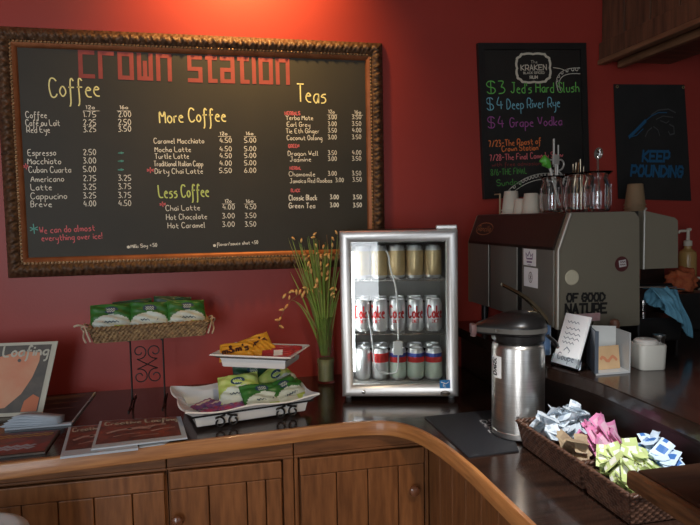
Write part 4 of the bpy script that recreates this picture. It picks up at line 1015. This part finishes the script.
# group side
bm = new_bm(); xz_prism(bm, [(MX1+.012, 1.398), (MX1+.012, 1.590), (MX1+.018, 1.590), (MX1+.130, 1.566), (MX1+.142, 1.556), (MX1+.146, 1.398)], MY0+.004, MY1-.02); obj('front_hood', E(bm), MACH, em)
bm = new_bm(); tube(bm, [(MX1+.013, MY0+.002, 1.398), (MX1+.013, MY0+.002, 1.592), (MX1+.020, MY0+.002, 1.598)], .0035, 8); obj('hood_strip', E(bm), mat('pale_metal_strip', (.5, .5, .5)), em, smooth=True)
bm = new_bm(); box2(bm, (MX1+.002, MY0+.03, 1.215), (MX1+.011, MY1-.02, 1.59)); box2(bm, (MX1+.0012, MY0+.01, LZ+.03), (MX1+.17, MY1-.02, LZ+.110), bev=.006); obj('drip_tray', E(bm), BLKPL, em)
for gy in (-.60, -.25):
    bm = new_bm(); lathe(bm, [(0, 1.397), (.034, 1.397), (.036, 1.350), (.030, 1.338), (0, 1.338)], 22, c=(MX1+.075, gy, 0)); g = obj('group_head', E(bm), CHROME, em, smooth=True)
    bm = new_bm(); lathe(bm, [(0, 1.3375), (.034, 1.3375), (.033, 1.310), (0, 1.300)], 22, c=(MX1+.075, gy, 0)); tube(bm, [(MX1+.10, gy, 1.322), (MX1+.23, gy-.02, 1.318)], [.008, .013], 10); obj('portafilter', E(bm), BLKPL, em, smooth=True)
bm = new_bm(); tube(bm, smooth_path([(MX1+.011, MY0+.02, 1.335), (MX1+.09, MY0-.0, 1.335), (MX1+.16, MY0-.01, 1.325)], 2), .004, 8); obj('steam_wand', E(bm), CHROME, em, smooth=True)
bm = new_bm(); lathe(bm, [(0, 0), (.008, .0), (.008, .02), (.004, .025), (.004, .04), (.009, .045), (.009, .060), (0, .062)], 14, c=(MX1+.035, MY0+.03, LZ+.1105)); obj('tap', E(bm), CHROME, em, smooth=True)
# decals on the end panel
EY = MY0-.0012
em_map = lambda x, z: V((x, EY, z))
def emP(px, py): p_ = at(px, py, 1, EY); return p_[0], p_[2]
bm = new_bm()
write(bm, 'OF GOOD', *emP(567, 301.5), *emP(604.5, 300.5), .024, .0070, em_map, soft=0); write(bm, 'NATURE', *emP(565.5, 314), *emP(606, 312.5), .030, .0078, em_map, soft=0)
obj('slogan', E(bm), INK, em, fixn=False)
a = emP(567, 309); b = emP(600, 318)
bm = new_bm(); box2(bm, (a[0], EY-.001, b[1]-.008), (b[0], MY0-.0002, a[1]-.018)); 
o = obj('pink_label', E(bm), PINKL, em); o['label'] = 'pale pink paper label'
a = emP(571.5, 277.5)
bm = new_bm(); lathe(bm, [(0, 0), (.024, 0), (.025, .002), (.022, .005), (0, .005)], 28, M=Matrix.Translation((a[0]+.001, MY0-.0005, a[1])) @ Matrix.Rotation(pi/2, 4, 'X')); o = obj('round_sticker', E(bm), CREAM, em, smooth=True); o['label'] = 'cream round disc'
a = emP(621.5, 264)
bm = new_bm(); lathe(bm, [(0, 0), (.024, 0), (.025, .002), (0, .0025)], 28, M=Matrix.Translation((a[0], MY0-.0005, a[1])) @ Matrix.Rotation(pi/2, 4, 'X'))
box(bm, (0, 0, 0), (.026, .001, .022), M=Matrix.Translation((a[0]+.002, MY0-.0038, a[1]+.002)) @ Matrix.Rotation(R(-8), 4, 'Y'), mi=1)
for k in range(2): ribbon(bm, [V((a[0]-.008+.004*q_, a[1]+.007-.009*k+.0015*(-1)**q_)) for q_ in range(6)], .0022, lambda x, z: V((x, MY0-.005, z)), 0)
o = obj('round_sticker', E(bm), [mat('maroon_sticker', (.09, .02, .02), .4), mat('sticker_grey', (.55, .52, .5), .5)], em); o['label'] = 'maroon round sticker with pale label'
# square stickers on the back panel
for (y0, y1, z0_, z1_, m_) in ((-.536, -.622, 1.408, 1.4655, INKP), (-.540, -.635, 1.334, 1.402, INKB)):
    bm = new_bm(); xx = MX0-.0034; box2(bm, (xx-.0008, y1, z0_), (xx, y0, z1_)); yc, zc = (y0+y1)/2, (z0_+z1_)/2
    mp_ = lambda x, z: V((xx-.0014, yc-x, zc+z))
    if m_ is INKP:
        ribbon(bm, [V((-.020, -.004)), V((-.024, .014)), V((-.010, .004)), V((0, .020)), V((.010, .004)), V((.024, .014)), V((.020, -.004)), V((-.020, -.006))], .004, mp_, 1); ribbon(bm, [V((-.018, -.016)), V((.018, -.016))], .006, mp_, 1); ribbon(bm, [V((-.012, -.026)), V((.012, -.026))], .002, mp_, 1)
    else:
        ribbon(bm, [V((.012*cos(a_*pi/8), .018*sin(a_*pi/8))) for a_ in range(17)], .0025, mp_, 1); ribbon(bm, [V((0, .014)), V((0, -.014))], .002, mp_, 1); ribbon(bm, [V((-.007, .006)), V((0, 0)), V((-.007, -.006))], .002, mp_, 1); ribbon(bm, [V((.007, .006)), V((0, 0)), V((.007, -.006))], .002, mp_, 1)
    o = obj('square_sticker', E(bm), [WHT, m_], em, fixn=False); o['label'] = 'white square sticker with %s' % ('mauve crown print' if m_ is INKP else 'brown bean print')

# things on top of the machine
TZ = MZ1+.002
DSIL = mat('dull_silver', (.50, .49, .45), .35, metal=.4)
PAPERC = mat('paper_cup', (.60, .56, .46), .6); KRAFT = mat('kraft_cup', (.30, .20, .11), .7)
def cup_stack(name, loc, n, m, label, s=1, upside=True):
    t = thing(name, label, 'cup', loc)
    for k in range(n):
        bm = new_bm(); z = k*.013*s; pr = [(0, .085*s), (.026*s, .085*s), (.029*s, .083*s), (.038*s, .006), (.0415*s, .005), (.042*s, 0), (.039*s, 0), (.036*s, .004), (.027*s, .078*s), (0, .080*s)] if upside else [(0, 0), (.027*s, 0), (.038*s, .085*s), (.041*s, .088*s), (.038*s, .088*s), (.026*s, .003), (0, .003)]
        lathe(bm, [(r_2, z_+z) for r_2, z_ in pr], 24); obj('cup', bm, m, t, smooth=True, ang=50)
        if k >= 4: break
    return t
def topat(px, y): p_ = at(px, 212, 1, y); return V((p_[0], y, TZ))
cup_stack('paper_cup_stack', topat(511, -.20), 2, PAPERC, 'tallest stack of white paper cups at the left end on the espresso machine', .95)
cup_stack('paper_cup_stack', topat(520, -.27), 1, PAPERC, 'lowest cream paper cup between two stacks on the espresso machine', .70)
cup_stack('paper_cup_stack', topat(531, -.33), 1, PAPERC, 'white upturned paper cup beside the glass jars on the espresso machine', .92)
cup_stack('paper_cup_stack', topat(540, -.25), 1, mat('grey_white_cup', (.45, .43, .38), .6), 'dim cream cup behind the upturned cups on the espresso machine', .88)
p = at(640, 207, 1, -.10)
t = cup_stack('kraft_cup_stack', V((1.60, -.28, 1.60)), 4, KRAFT, 'stack of brown kraft cups behind the espresso machine hood', 1.05)
p = at(637, 207, 1, -.28); t.location = (p[0], -.28, 1.575)
# shelf for kraft cups
kx = p[0]
tt = thing('wooden_riser', 'dark wooden box riser under the kraft cups behind the espresso machine', 'riser', (kx, -.20, LZ))
bm = new_bm(); box2(bm, (-.07, -.14, .001), (.09, .15, .454), bev=.004); obj('box', bm, RISER, tt)
tt.location.x = max(kx, MX1+.146+.075)
t.location.x = tt.location.x-.01
bm = new_bm(); tube(bm, [(0, 0, 0), (0, 0, .085)], .004, 8); tube(bm, [(0, 0, .083), (.0, .05, .083)], .003, 8)
o = obj('cup_rail', bm, mat('tan_rail', (.35, .25, .14), .5), None, smooth=True); o.location = topat(500, -.16); tag(o, 'thin tan cup rail at the left end of the machine top', 'rail')
def jar(loc, label):
    t = thing('glass_jar', label, 'jar', loc)
    bm = new_bm(); lathe(bm, [(0, .001), (.036, .001), (.041, .006), (.043, .03), (.043, .085), (.038, .102), (.033, .112), (.036, .122), (.047, .131), (.048, .134), (.044, .133), (.033, .124), (.029, .112), (.034, .101), (.039, .084), (.039, .03), (.036, .010), (0, .007)], 36)
    obj('jar_body', bm, GLASS, t, smooth=True, ang=60)
    bm = new_bm()
    for k in range(8): 
        a = k*pi/4; tube(bm, [(.0435*cos(a), .0435*sin(a), .02), (.0437*cos(a), .0437*sin(a), .09)], .002, 6)
    obj('ribs', bm, GLASS, t, smooth=True); return t
J = [(552, -.47), (577, -.60), (597, -.68)]
jl = [jar(topat(x, y), lab) for (x, y), lab in zip(J, ('left glass jar on the espresso machine, by the upturned cups', 'middle glass jar on the espresso machine with bar tools', 'right glass jar on the espresso machine with a round spoon'))]
j0, j1, j2 = [topat(x, y) for x, y in J]
# tools in the jars
t = thing('bar_tool', 'silver forked bar tool with looped arms standing in the left glass jar', 'utensil', j0+V((.016, .004, .008)))
bm = new_bm(); 
tube(bm, [(0, 0, .001), (0, 0, .17)], .004, 8); box2(bm, (-.014, -.003, .168), (.014, .003, .205), bev=.002); tube(bm, [(-.008, 0, .204), (-.008, 0, .262)], .004, 8); tube(bm, [(.010, 0, .204), (.010, 0, .240)], .003, 8); tube(bm, [(-.008, 0, .16), (-.008, 0, .17), (.008, 0, .17), (.008, 0, .13)], .003, 6)
obj('fork', bm, DSIL, t, smooth=True)
for sgn in (-1, 1):
    bm = new_bm(); tube(bm, smooth_path([(0, 0, .178), (sgn*.022, 0, .190), (sgn*.036, 0, .172), (sgn*.026, 0, .150), (sgn*.006, 0, .146), (sgn*.020, 0, .138), (sgn*.036, 0, .118), (sgn*.028, 0, .090)], 3), .0032, 7); obj('loop_arm', bm, DSIL, t, smooth=True)
t = thing('green_scoop', 'green cone-headed tool with pale handle leaning in the left glass jar', 'utensil', j0+V((-.004, -.006, .012)))
bm = new_bm(); M_ = T((0, 0, 0), ry=R(-14)); tube(bm, [M_ @ V((.06, 0, .002)), M_ @ V((.055, 0, .15))], .0045, 8)
obj('handle', bm, mat('pale_handle', (.6, .6, .55), .3), t, smooth=True)
bm = new_bm(); q0 = M_ @ V((.055, 0, .145)); tube(bm, [q0, q0+V((-.016, 0, .018)), q0+V((-.026, 0, .030)), q0+V((-.040, 0, .022))], [.006, .018, .016, .004], 12); obj('head', bm, mat('bright_green_plastic', (.10, .42, .05), .4), t, smooth=True)
t.location = j0+V((-.036, -.014, .010))
t = thing('round_spoon', 'silver round-bowled spoon standing in the right glass jar', 'utensil', j2+V((0, 0, .008)))
bm = new_bm(); tube(bm, [(.008, 0, .002), (-.001, 0, .170)], [.003, .004], 8); obj('handle', bm, CHROME, t, smooth=True)
bm = new_bm(); lathe(bm, [(0, -.009), (.009, -.007), (.015, 0), (.0165, .004), (.0145, .004), (.009, -.004), (0, -.006)], 20, M=Matrix.Translation((-.002, -.004, .186)) @ Matrix.Rotation(pi/2+.2, 4, 'X') @ Matrix.Diagonal((1, 1.2, 1, 1))); obj('bowl', bm, CHROME, t, smooth=True)
t = thing('bar_whisk', 'small bundle of dark stirrers in the middle glass jar', 'utensil', j1+V((.0, 0, .008)))
bm = new_bm()
for k in range(7): tube(bm, [(.014*cos(k), .014*sin(k), .002), (.024*cos(k*1.3), .020*sin(k*1.7), .150+.004*k)], .0018, 6)
obj('stirrers', bm, BRASSY, t, smooth=True)

# ================================================================== LEDGE ITEMS
# leaflet in acrylic holder
BR = V((1.060, -.872, LZ)); p0 = at(551, 365, 2, LZ); p1 = at(578, 373, 2, LZ)
p0 = at(552, 364.5, 2, LZ)+V((.004, 0, 0)); p1 = at(578, 372, 2, LZ)+V((.002, 0, 0))
ax_ = (p1-p0); wL = ax_.length; rz_ = math.atan2(ax_[1], ax_[0])
t = thing('leaflet_holder', 'clear acrylic holder with a leaning white leaflet at the ledge edge', 'leaflet holder', p0, rz_)
lean = R(20)
M_ = Matrix.Rotation(-lean, 4, 'X')
bm = new_bm()
box2(bm, (0, -.010, .0005), (wL, .070, .0035)); box2(bm, (0, .000, .006), (wL, .003, .155), M=M_); box2(bm, (0, -.013, .006), (wL, -.011, .035), M=M_); box2(bm, (0, -.012, .003), (.002, .002, .035), M=M_); box2(bm, (wL-.002, -.012, .003), (wL, .002, .035), M=M_)
obj('holder', bm, ACRYL, t)
t2 = thing('leaflet', 'white printed leaflet standing in the acrylic holder', 'leaflet', p0, rz_)
bm = new_bm(); box2(bm, (.003, -.009, .007), (wL-.003, -.003, .165), M=M_); obj('paper', bm, WHT, t2)
bm = new_bm(); lm = lambda x, z: M_ @ V((x, -.0098, z))
GP = mat('grey_ink', (.25, .27, .30), .6)
for z_, w_2, n2 in ((.140, .030, 1), (.120, .036, 1), (.104, .040, 1), (.090, .040, 1), (.076, .030, 1)):
    ribbon(bm, [V((.02+w_2*k_/7*1.6, z_+.003*(-1)**k_)) for k_ in range(8)], .0022, lm)
write(bm, 'Coupe', .018, .022, wL-.02, .022, .020, .0030, lm); ribbon(bm, [V((.035, .050)), V((.045, .062)), V((.060, .052)), V((.055, .045))], .003, lm)
obj('print', bm, GP, t2, fixn=False)
# aluminium corner box with card
q0 = at(594, 376, 2, LZ)+V((.006, 0, 0)); q1 = at(634, 374.5, 2, LZ)
t = thing('card_rack', 'open brushed metal rack with pale side panels on the ledge', 'rack', V((q0[0], q0[1], LZ)))
w_ = q1[0]-q0[0]
bm = new_bm(); MP = mat('pale_grey_panel', (.46, .47, .46), .4, metal=.2, var=.08); 
prism(bm, [(0, 0), (w_, 0), (w_+.012, .078), (.052, .118)], .0005, .006); obj('base', bm, MP, t)
bm = new_bm(); P_ = [(w_-.004, 0), (w_, 0), (w_+.012, .078), (w_+.008, .078)]
prism(bm, P_, .0062, .118); obj('right_panel', bm, MP, t)
bm = new_bm(); prism(bm, [(.052, .1145), (w_+.008, .0785), (w_+.009, .082), (.053, .118)], .0062, .124); obj('back_panel', bm, mat('white_panel', (.62, .63, .60), .5), t)
bm = new_bm(); P_ = [(-.004, .0), (.008, -.0), (.008, .010), (.006, .012), (.052, .114), (.046, .116)]
prism(bm, P_, .0062, .128); o = obj('left_panel', bm, mat('blue_grey_metal', (.16, .19, .23), .3, metal=.6), t); o['label'] = 'dark blue-grey side panel'
bm = new_bm(); M_ = T((.026, .034, .0065), rz=R(2), rx=R(-8)); box2(bm, (0, 0, 0), (w_-.032, .003, .068), M=M_); mi_ = new_bm()
o = obj('menu_card', bm, mat('kraft_card', (.48, .32, .17), .7, col2=(.42, .27, .14), scale=20)); o.location = t.location; tag(o, 'tan kraft card with faded red print inside the metal rack', 'card')
ribbon(mi_, [V((.014+.007*k_, .030+.007*sin(k_*1.3))) for k_ in range(9)], .008, lambda x, z: M_ @ V((x, -.0008, z))); obj('print', mi_, mat('faded_red_print', (.42, .16, .08), .7), o, fixn=False)
# white canister
c0 = at(649, 371, 2, LZ)+V((.022, .035, 0))
t = thing('sugar_canister', 'small white rounded canister with a lid beside the metal rack', 'canister', c0, R(-8))
def rrect(w, d, r, z, n=5):
    pts = []
    for (cx, cy, a0) in ((w/2-r, d/2-r, 0), (-w/2+r, d/2-r, pi/2), (-w/2+r, -d/2+r, pi), (w/2-r, -d/2+r, 3*pi/2)):
        for k in range(n+1): a = a0+pi/2*k/n; pts.append(V((cx+r*cos(a), cy+r*sin(a), z)))
    return pts
bm = new_bm(); rr = [rrect(.076, .07, .014, .0005), rrect(.080, .074, .016, .004), rrect(.084, .078, .016, .072), rrect(.082, .076, .016, .075)]
grid(bm, rr, cv=True); bm.faces.new([bm.verts.new(p_) for p_ in rr[0]][::-1]); bm.faces.new([bm.verts.new(p_) for p_ in rr[-1]]); bmesh.ops.remove_doubles(bm, verts=bm.verts, dist=.0001)
obj('body', bm, mat('cream_ceramic', (.52, .50, .44), .35), t, smooth=True)
bm = new_bm(); lathe(bm, [(0, .0752), (.034, .0752), (.034, .083), (.028, .088), (0, .089)], 26, c=(-.006, 0, 0)); obj('lid', bm, mat('cream_lid', (.58, .55, .50), .3), t, smooth=True)
t = thing('metal_shaker', 'small steel shaker pot behind the white canister', 'shaker', c0+V((.075, .045, 0)))
bm = new_bm(); lathe(bm, [(0, .0005), (.017, .0005), (.017, .075), (.019, .078), (.019, .088), (0, .089)], 22); obj('pot', bm, STEEL, t, smooth=True)
t = thing('wooden_grinder', 'brown wooden grinder rising behind the metal rack', 'grinder', c0+V((-.030, .115, 0)))
bm = new_bm(); lathe(bm, [(0, .0005), (.022, .0005), (.022, .02), (.016, .05), (.017, .085), (.013, .10), (.016, .115), (.012, .128), (0, .132)], 22); obj('body', bm, mat('brown_turned_wood', (.22, .10, .06), .4), t, smooth=True)

# sink side: pump bottles, folded cloths
SYR = mat('amber_syrup', (.45, .27, .09), .25, var=.1); SYR2 = mat('pale_amber', (.40, .26, .12), .3)
def pump_bottle(loc, h, m, label, s=1):
    t = thing('pump_bottle', label, 'bottle', loc)
    bm = new_bm(); lathe(bm, [(0, .0005), (.036*s, .0005), (.038*s, .006), (.038*s, h*.80), (.034*s, h*.90), (.016*s, h), (.015*s, h+.012), (0, h+.012)], 26); obj('body', bm, m, t, smooth=True)
    bm = new_bm(); lathe(bm, [(0, h+.0125), (.018*s, h+.0125), (.018*s, h+.035), (.008, h+.038), (.007, h+.075), (0, h+.075)], 20); tube(bm, [(0, 0, h+.080), (-.045*s, 0, h+.080), (-.050*s, 0, h+.070)], .006, 8); tube(bm, [(0, 0, h+.074), (0, 0, h+.086), (.012, 0, h+.086)], .008, 8); obj('pump', bm, PAPERC, t, smooth=True)
    return t
b1 = at(692, 281, 1, -.16); b2 = at(700, 320, 1, -.36)
sh = thing('bottle_step', 'dark wooden step holding the upper pump bottle at far right', 'step', (b1[0], -.11, LZ))
bm = new_bm(); box2(bm, (-.08, -.10, .001), (.30, .10, b1[2]-LZ), bev=.003); obj('box', bm, RISER, sh)
pump_bottle(V((b1[0], -.13, b1[2]+.001)), .145, SYR, 'amber pump bottle standing higher at the right edge', 1)
pump_bottle(V((b2[0]+.01, -.36, LZ+.001)), .110, SYR2, 'amber pump bottle standing lower at the right edge beside the blue cloth', 1)
RN = mat('red_orange_cloth', (.30, .055, .02), .8, col2=(.45, .12, .04), scale=60, bump=.4)
def lump(name, label, cat, loc, r, m, seed, sc=(1, 1, 1), amp=.2):
    bm = new_bm(); bmesh.ops.create_icosphere(bm, subdivisions=4, radius=r); rnd = random.Random(seed); ph = [rnd.uniform(0, 6) for _ in range(6)]
    for v in bm.verts:
        d = v.co.normalized(); k = 1+amp*(sin(d.x*7+ph[0])*sin(d.y*6+ph[1])+.6*sin(d.z*11+ph[2]+d.x*5)+.35*sin(d.y*19+ph[3])*sin(d.z*17+ph[4])); v.co = V((d.x*r*k*sc[0], d.y*r*k*sc[1], max(d.z*r*k*sc[2], -r*sc[2]*.82)))
    bmesh.ops.translate(bm, vec=(0, 0, r*sc[2]*.82), verts=bm.verts)
    o = obj(name, bm, m, None, smooth=True, ang=180); o.location = loc; return tag(o, label, cat)
p = at(672, 290, 1, -.20)
# blue cloth draped over the steam wand / drip tray
p = at(666, 300, 1, -.765)
BLC = mat('blue_cloth', (.13, .34, .46), .85, col2=(.10, .27, .38), scale=30, bump=.3, bscale=200)
bm = new_bm(); nx, ny = 26, 34; P = []
cxs = p[0]+.012
for i in range(nx+1):
    u = i/nx; row = []
    for j in range(ny+1):
        v = j/ny; s_ = (v-.42)
        fold = .008*sin(u*11+v*3)+.005*sin(u*19-v*6)
        x = cxs-.055+u*.11*(.75+.35*v)+(.035*max(0, v-.5))+.006*sin(v*9)
        if s_ < 0: y = MY0+.045+s_*0+.015*(-s_) ; z = 1.325-(-s_)*.18*(.6+.4*u)
        else: y = MY0-.028-.02*sin(u*5); z = 1.325-s_*.22*(.55+.75*u)
        b_ = math.exp(-(s_/.07)**2); y = y*(1-b_)+(MY0+.010)*b_; z += .012*b_
        row.append(V((x, y-abs(fold)*1.2, z+.25*fold)))
    P.append(row)
grid(bm, P); o = obj('cloth', bm, BLC, None, smooth=True, ang=180); sm = o.modifiers.new('thickness', 'SOLIDIFY'); sm.thickness = .003; tag(o, 'crumpled light blue cloth draped over the steam wand', 'cloth')
p = at(672, 288, 1, -.45)
st = thing('cloth_box', 'dark box under the red-orange cloth beside the machine hood', 'box', (p[0]+.07, -.42, LZ))
bm = new_bm(); box2(bm, (-.07, -.06, .001), (.09, .06, p[2]-LZ-.02), bev=.004); obj('box', bm, BLKPL, st)
lump('cloth', 'crumpled red-orange cloth beside the machine hood', 'cloth', (p[0]+.07, -.42, p[2]-.019), .050, RN, 4, (1.3, .9, 1.0), .15)

# ================================================================== PAPERS ON THE LEFT
COVER = mat('cover_melon', (.60, .15, .055), .35, col2=(.62, .30, .16), scale=9, bump=0); COVD = mat('cover_dark', (.035, .026, .018), .35, col2=(.085, .062, .042), scale=25)
CRM = mat('newsprint_cream', (.55, .52, .42), .6, var=.05); NEWS = mat('newsprint_white', (.52, .58, .64), .6, var=.06)
COVR = mat('cover_red_brown', (.30, .085, .055), .3, col2=(.06, .042, .04), scale=20, detail=8); COVR2 = mat('cover_pale_streak', (.55, .45, .40), .3, col2=(.30, .10, .07), scale=30)
BLKP = mat('black_page', (.022, .022, .024), .3, col2=(.05, .05, .055), scale=30)
# standing paper, leaning on the wall
Lc = V((-.625, -.262, CT+.001)); hgt = .252; t = thing('standing_newspaper', 'newspaper standing upright at left edge with melon-coloured cover and cream border', 'newspaper', Lc, R(-6))
Mx = Matrix.Rotation(R(-11), 4, 'X') @ Matrix.Shear('XZ', 4, (0, 0)) if False else Matrix.Rotation(R(-11), 4, 'X')
shx = .19
def nm_(x, z, off=0): return Mx @ V((x+shx*z, -off, z))
bm = new_bm(); PW = .30
for (u0, u1, v0, v1, o0, o1) in ((-PW, 0, 0, hgt, 0, .004),):
    vs = [bm.verts.new(nm_(u, v, o_)) for o_ in (o0, o1) for (u, v) in ((u0, v0), (u1, v0), (u1, v1), (u0, v1))]
    for f in ((0, 1, 2, 3), (7, 6, 5, 4), (0, 4, 5, 1), (1, 5, 6, 2), (2, 6, 7, 3), (3, 7, 4, 0)): bm.faces.new([vs[i] for i in f])
obj('pages', bm, CRM, t)
def quadp(bm, pts, off, mi=0): bm.faces.new([bm.verts.new(nm_(x, z, off)) for x, z in pts]).material_index = mi
bm = new_bm(); quadp(bm, [(-PW+.01, .012), (-.018, .012), (-.018, hgt-.010), (-PW+.01, hgt-.010)], .0048, 0)
arc = [(-.27, .030), (-.20, .022), (-.130, .030), (-.085, .075), (-.060, .13), (-.048, .185), (-.050, .215), (-.12, .222), (-.2, .2), (-.28, .15)]
quadp(bm, arc, .0054, 1); quadp(bm, [(-.075, .014), (-.022, .014), (-.022, .060), (-.045, .072), (-.07, .05)], .0054, 2)
lathe(bm, [(0, 0), (.006, .0005)], 12, M=Mx @ T((-.115+shx*.19, -.0062, .19), rx=pi/2), mi=0)
obj('cover', bm, [COVD, COVER, mat('cover_orange', (.5, .12, .03), .4)], t, fixn=False)
bm = new_bm(); write(bm, 'Loafing', -.175, .205, -.024, .205, .036, .0062, lambda x, z: nm_(x, z, .0062)); obj('masthead', bm, CRM, t, fixn=False)
def flat_paper(name, label, corners, z, th, mats_, parent=None, cat='newspaper', border=.07, decor=None):
    c0_ = sum((V((x, y, 0)) for x, y in corners), V((0, 0, 0)))/4
    t = thing(name, label, cat, (c0_[0], c0_[1], z))
    bm = new_bm(); prism(bm, [(x-c0_[0], y-c0_[1]) for x, y in corners], 0, th); obj('pages', bm, mats_[0], t)
    def mp_(u, v, o=.0006):
        a, b, c, d = [V((x-c0_[0], y-c0_[1], 0)) for x, y in corners]   # a far-left, b far-right, c near-right, d near-left
        p_ = (d*(1-u)+c*u)*(1-v)+(a*(1-u)+b*u)*v; p_.z = th+o; return p_
    bm = new_bm(); f = bm.faces.new([bm.verts.new(mp_(u, v)) for u, v in ((border*.6, border*2.4), (1-border*1.1, border*2.4), (1-border*1.1, 1-border*.25), (border*.6, 1-border*.25))])
    if decor: decor(bm, mp_)
    obj('cover', bm, mats_[1:], t, fixn=False)
    return t
def A2(px, py, z): p_ = at(px, py, 2, z); return (p_[0], p_[1])
z1 = CT+.0006
blk = [A2(36, 400, z1), A2(97, 386, z1), A2(66, 425, z1), A2(8, 428, z1)]; blk[1] = (blk[1][0], min(blk[1][1], -.01)); blk = [(-.68, -.10), (-.50, -.02), (-.505, -.40), (-.70, -.40)]
def dec_lines(m_i, rows_, u0, u1, amp=.01, wd_=.01):
    def f(bm, mp_):
        for k, v in enumerate(rows_):
            ribbon(bm, [V((u0+(u1-u0)*i/14, v+amp*(-1)**i)) for i in range(15)], wd_, lambda x, y: mp_(x, y, .0012), m_i)
    return f
flat_paper('black_magazine', 'black magazine lying flat against the wall behind the folded pages', [(-.70, -.06), (-.495, -.03), (-.500, -.405), (-.70, -.405)], z1, .006, [NEWS, BLKP, mat('page_print', (.35, .2, .15), .5)], cat='magazine', border=.02, decor=dec_lines(1, (.93, .88, .70, .5), .15, .85, .006, .012))
# folded loops of newspaper ends
t = thing('folded_newspaper', 'folded newspaper with curling pale blue-white page ends at the left', 'newspaper', (-.62, -.39, CT+.0072))
bm = new_bm()
for k in range(4):
    z = .003+.009*k; L_ = .20; x0_ = -.085+.012*k
    pts = smooth_path([(.075, .0, z*.6), (x0_+.04, -.0, z), (x0_, 0, z+.002), (x0_-.010, 0, z+.006), (x0_, 0, z+.009), (x0_+.04, 0, z+.008), (.075, 0, z*.6+.004)], 2)
    P = [[p_+V((.02*w2, -.02+w2*.035, 0)) for p_ in pts] for w2 in (0, .5, 1)]; grid(bm, P)
o = obj('pages', bm, NEWS, t, smooth=True, ang=180); sm = o.modifiers.new('thickness', 'SOLIDIFY'); sm.thickness = .0012
flat_paper('red_magazine', 'magazine with red and gold speckled cover at the lower left counter edge', [(-.80, -.455), (-.520, -.460), (-.515, -.650), (-.80, -.665)], z1, .006, [COVD, mat('red_speckle', (.35, .04, .03), .35, col2=(.06, .04, .05), scale=22), mat('gold_speckle', (.50, .32, .08), .4), mat('pale_speckle', (.45, .48, .55), .4)], cat='magazine', border=.015,
           decor=lambda bm, mp_: (dec_lines(1, (.86, .78), .3, .95, .02, .03)(bm, mp_), dec_lines(2, (.35, .25), .2, .85, .03, .05)(bm, mp_)))
z2 = z1+.0002
stk_ = [(-.520+.045, -.430), (-.405, -.425), (-.255, -.700), (-.452, -.722)]
def loaf_decor(bm, mp_):
    for (a_, b_, c_, d_, w_1) in ((.12, .48, .40, .60, .05), (.35, .58, .62, .56, .09), (.58, .60, .80, .68, .06), (.20, .33, .50, .38, .025), (.62, .42, .90, .50, .03), (.40, .25, .70, .27, .02)):
        ribbon(bm, [V((a_, b_)), V(((a_+c_)/2, (b_+d_)/2+.03)), V((c_, d_))], w_1, lambda x, y: mp_(x, y, .001), 1)
    write(bm, 'Creative Loafing', .08, .78, .94, .80, .14, .022, lambda x, y: mp_(x, y, .0016), 2)
base_c = [(-.485, -.425), (-.130, -.445), (-.115, -.655), (-.452, -.700)]
flat_paper('newspaper', 'lowest newspaper of the pair of flat ones, showing its dark red cover at left', [(-.500, -.440), (-.300, -.445), (-.255, -.690), (-.462, -.705)], z1, .0065, [NEWS, COVR, COVR2, CRM], decor=loaf_decor)
flat_paper('newspaper', 'wide upper newspaper with red-brown cover and white border near the wavy platter', [(-.408, -.425), (-.150, -.445), (-.118, -.655), (-.385, -.680)], z1+.0075, .005, [NEWS, COVR, COVR2, CRM], decor=loaf_decor, border=.05)
flat_paper('newspaper', 'loose white newspaper pages sticking out below the red-brown covers', [(-.26, -.58), (-.145, -.60), (-.185, -.665), (-.255, -.675)], z1, .003, [NEWS, NEWS], border=.02)

# ================================================================== bin by the cabinets
t = thing('waste_bin', 'rounded white bin standing on the floor at the bottom left', 'bin', V((-.70, -.95, 0)))
BIN = mat('white_bin_plastic', (.62, .64, .62), .35)
bt = at(10, 532, 1, -.95)
hb = bt[2]
bm = new_bm(); lathe(bm, [(0, .001), (.115, .001), (.12, .01), (.138, hb-.04), (.140, hb-.035), (0, hb-.034)], 36); obj('body', bm, BIN, t, smooth=True)
bm = new_bm(); lathe(bm, [(.0, hb-.0335), (.143, hb-.0335), (.146, hb-.022), (.143, hb-.010), (.13, hb-.002), (.12, hb), (.11, hb-.004), (0, hb-.012)], 36); obj('lid', bm, BIN, t, smooth=True)
e = at(26, 523, 1, -.95); t.location.x = e[0]-.142
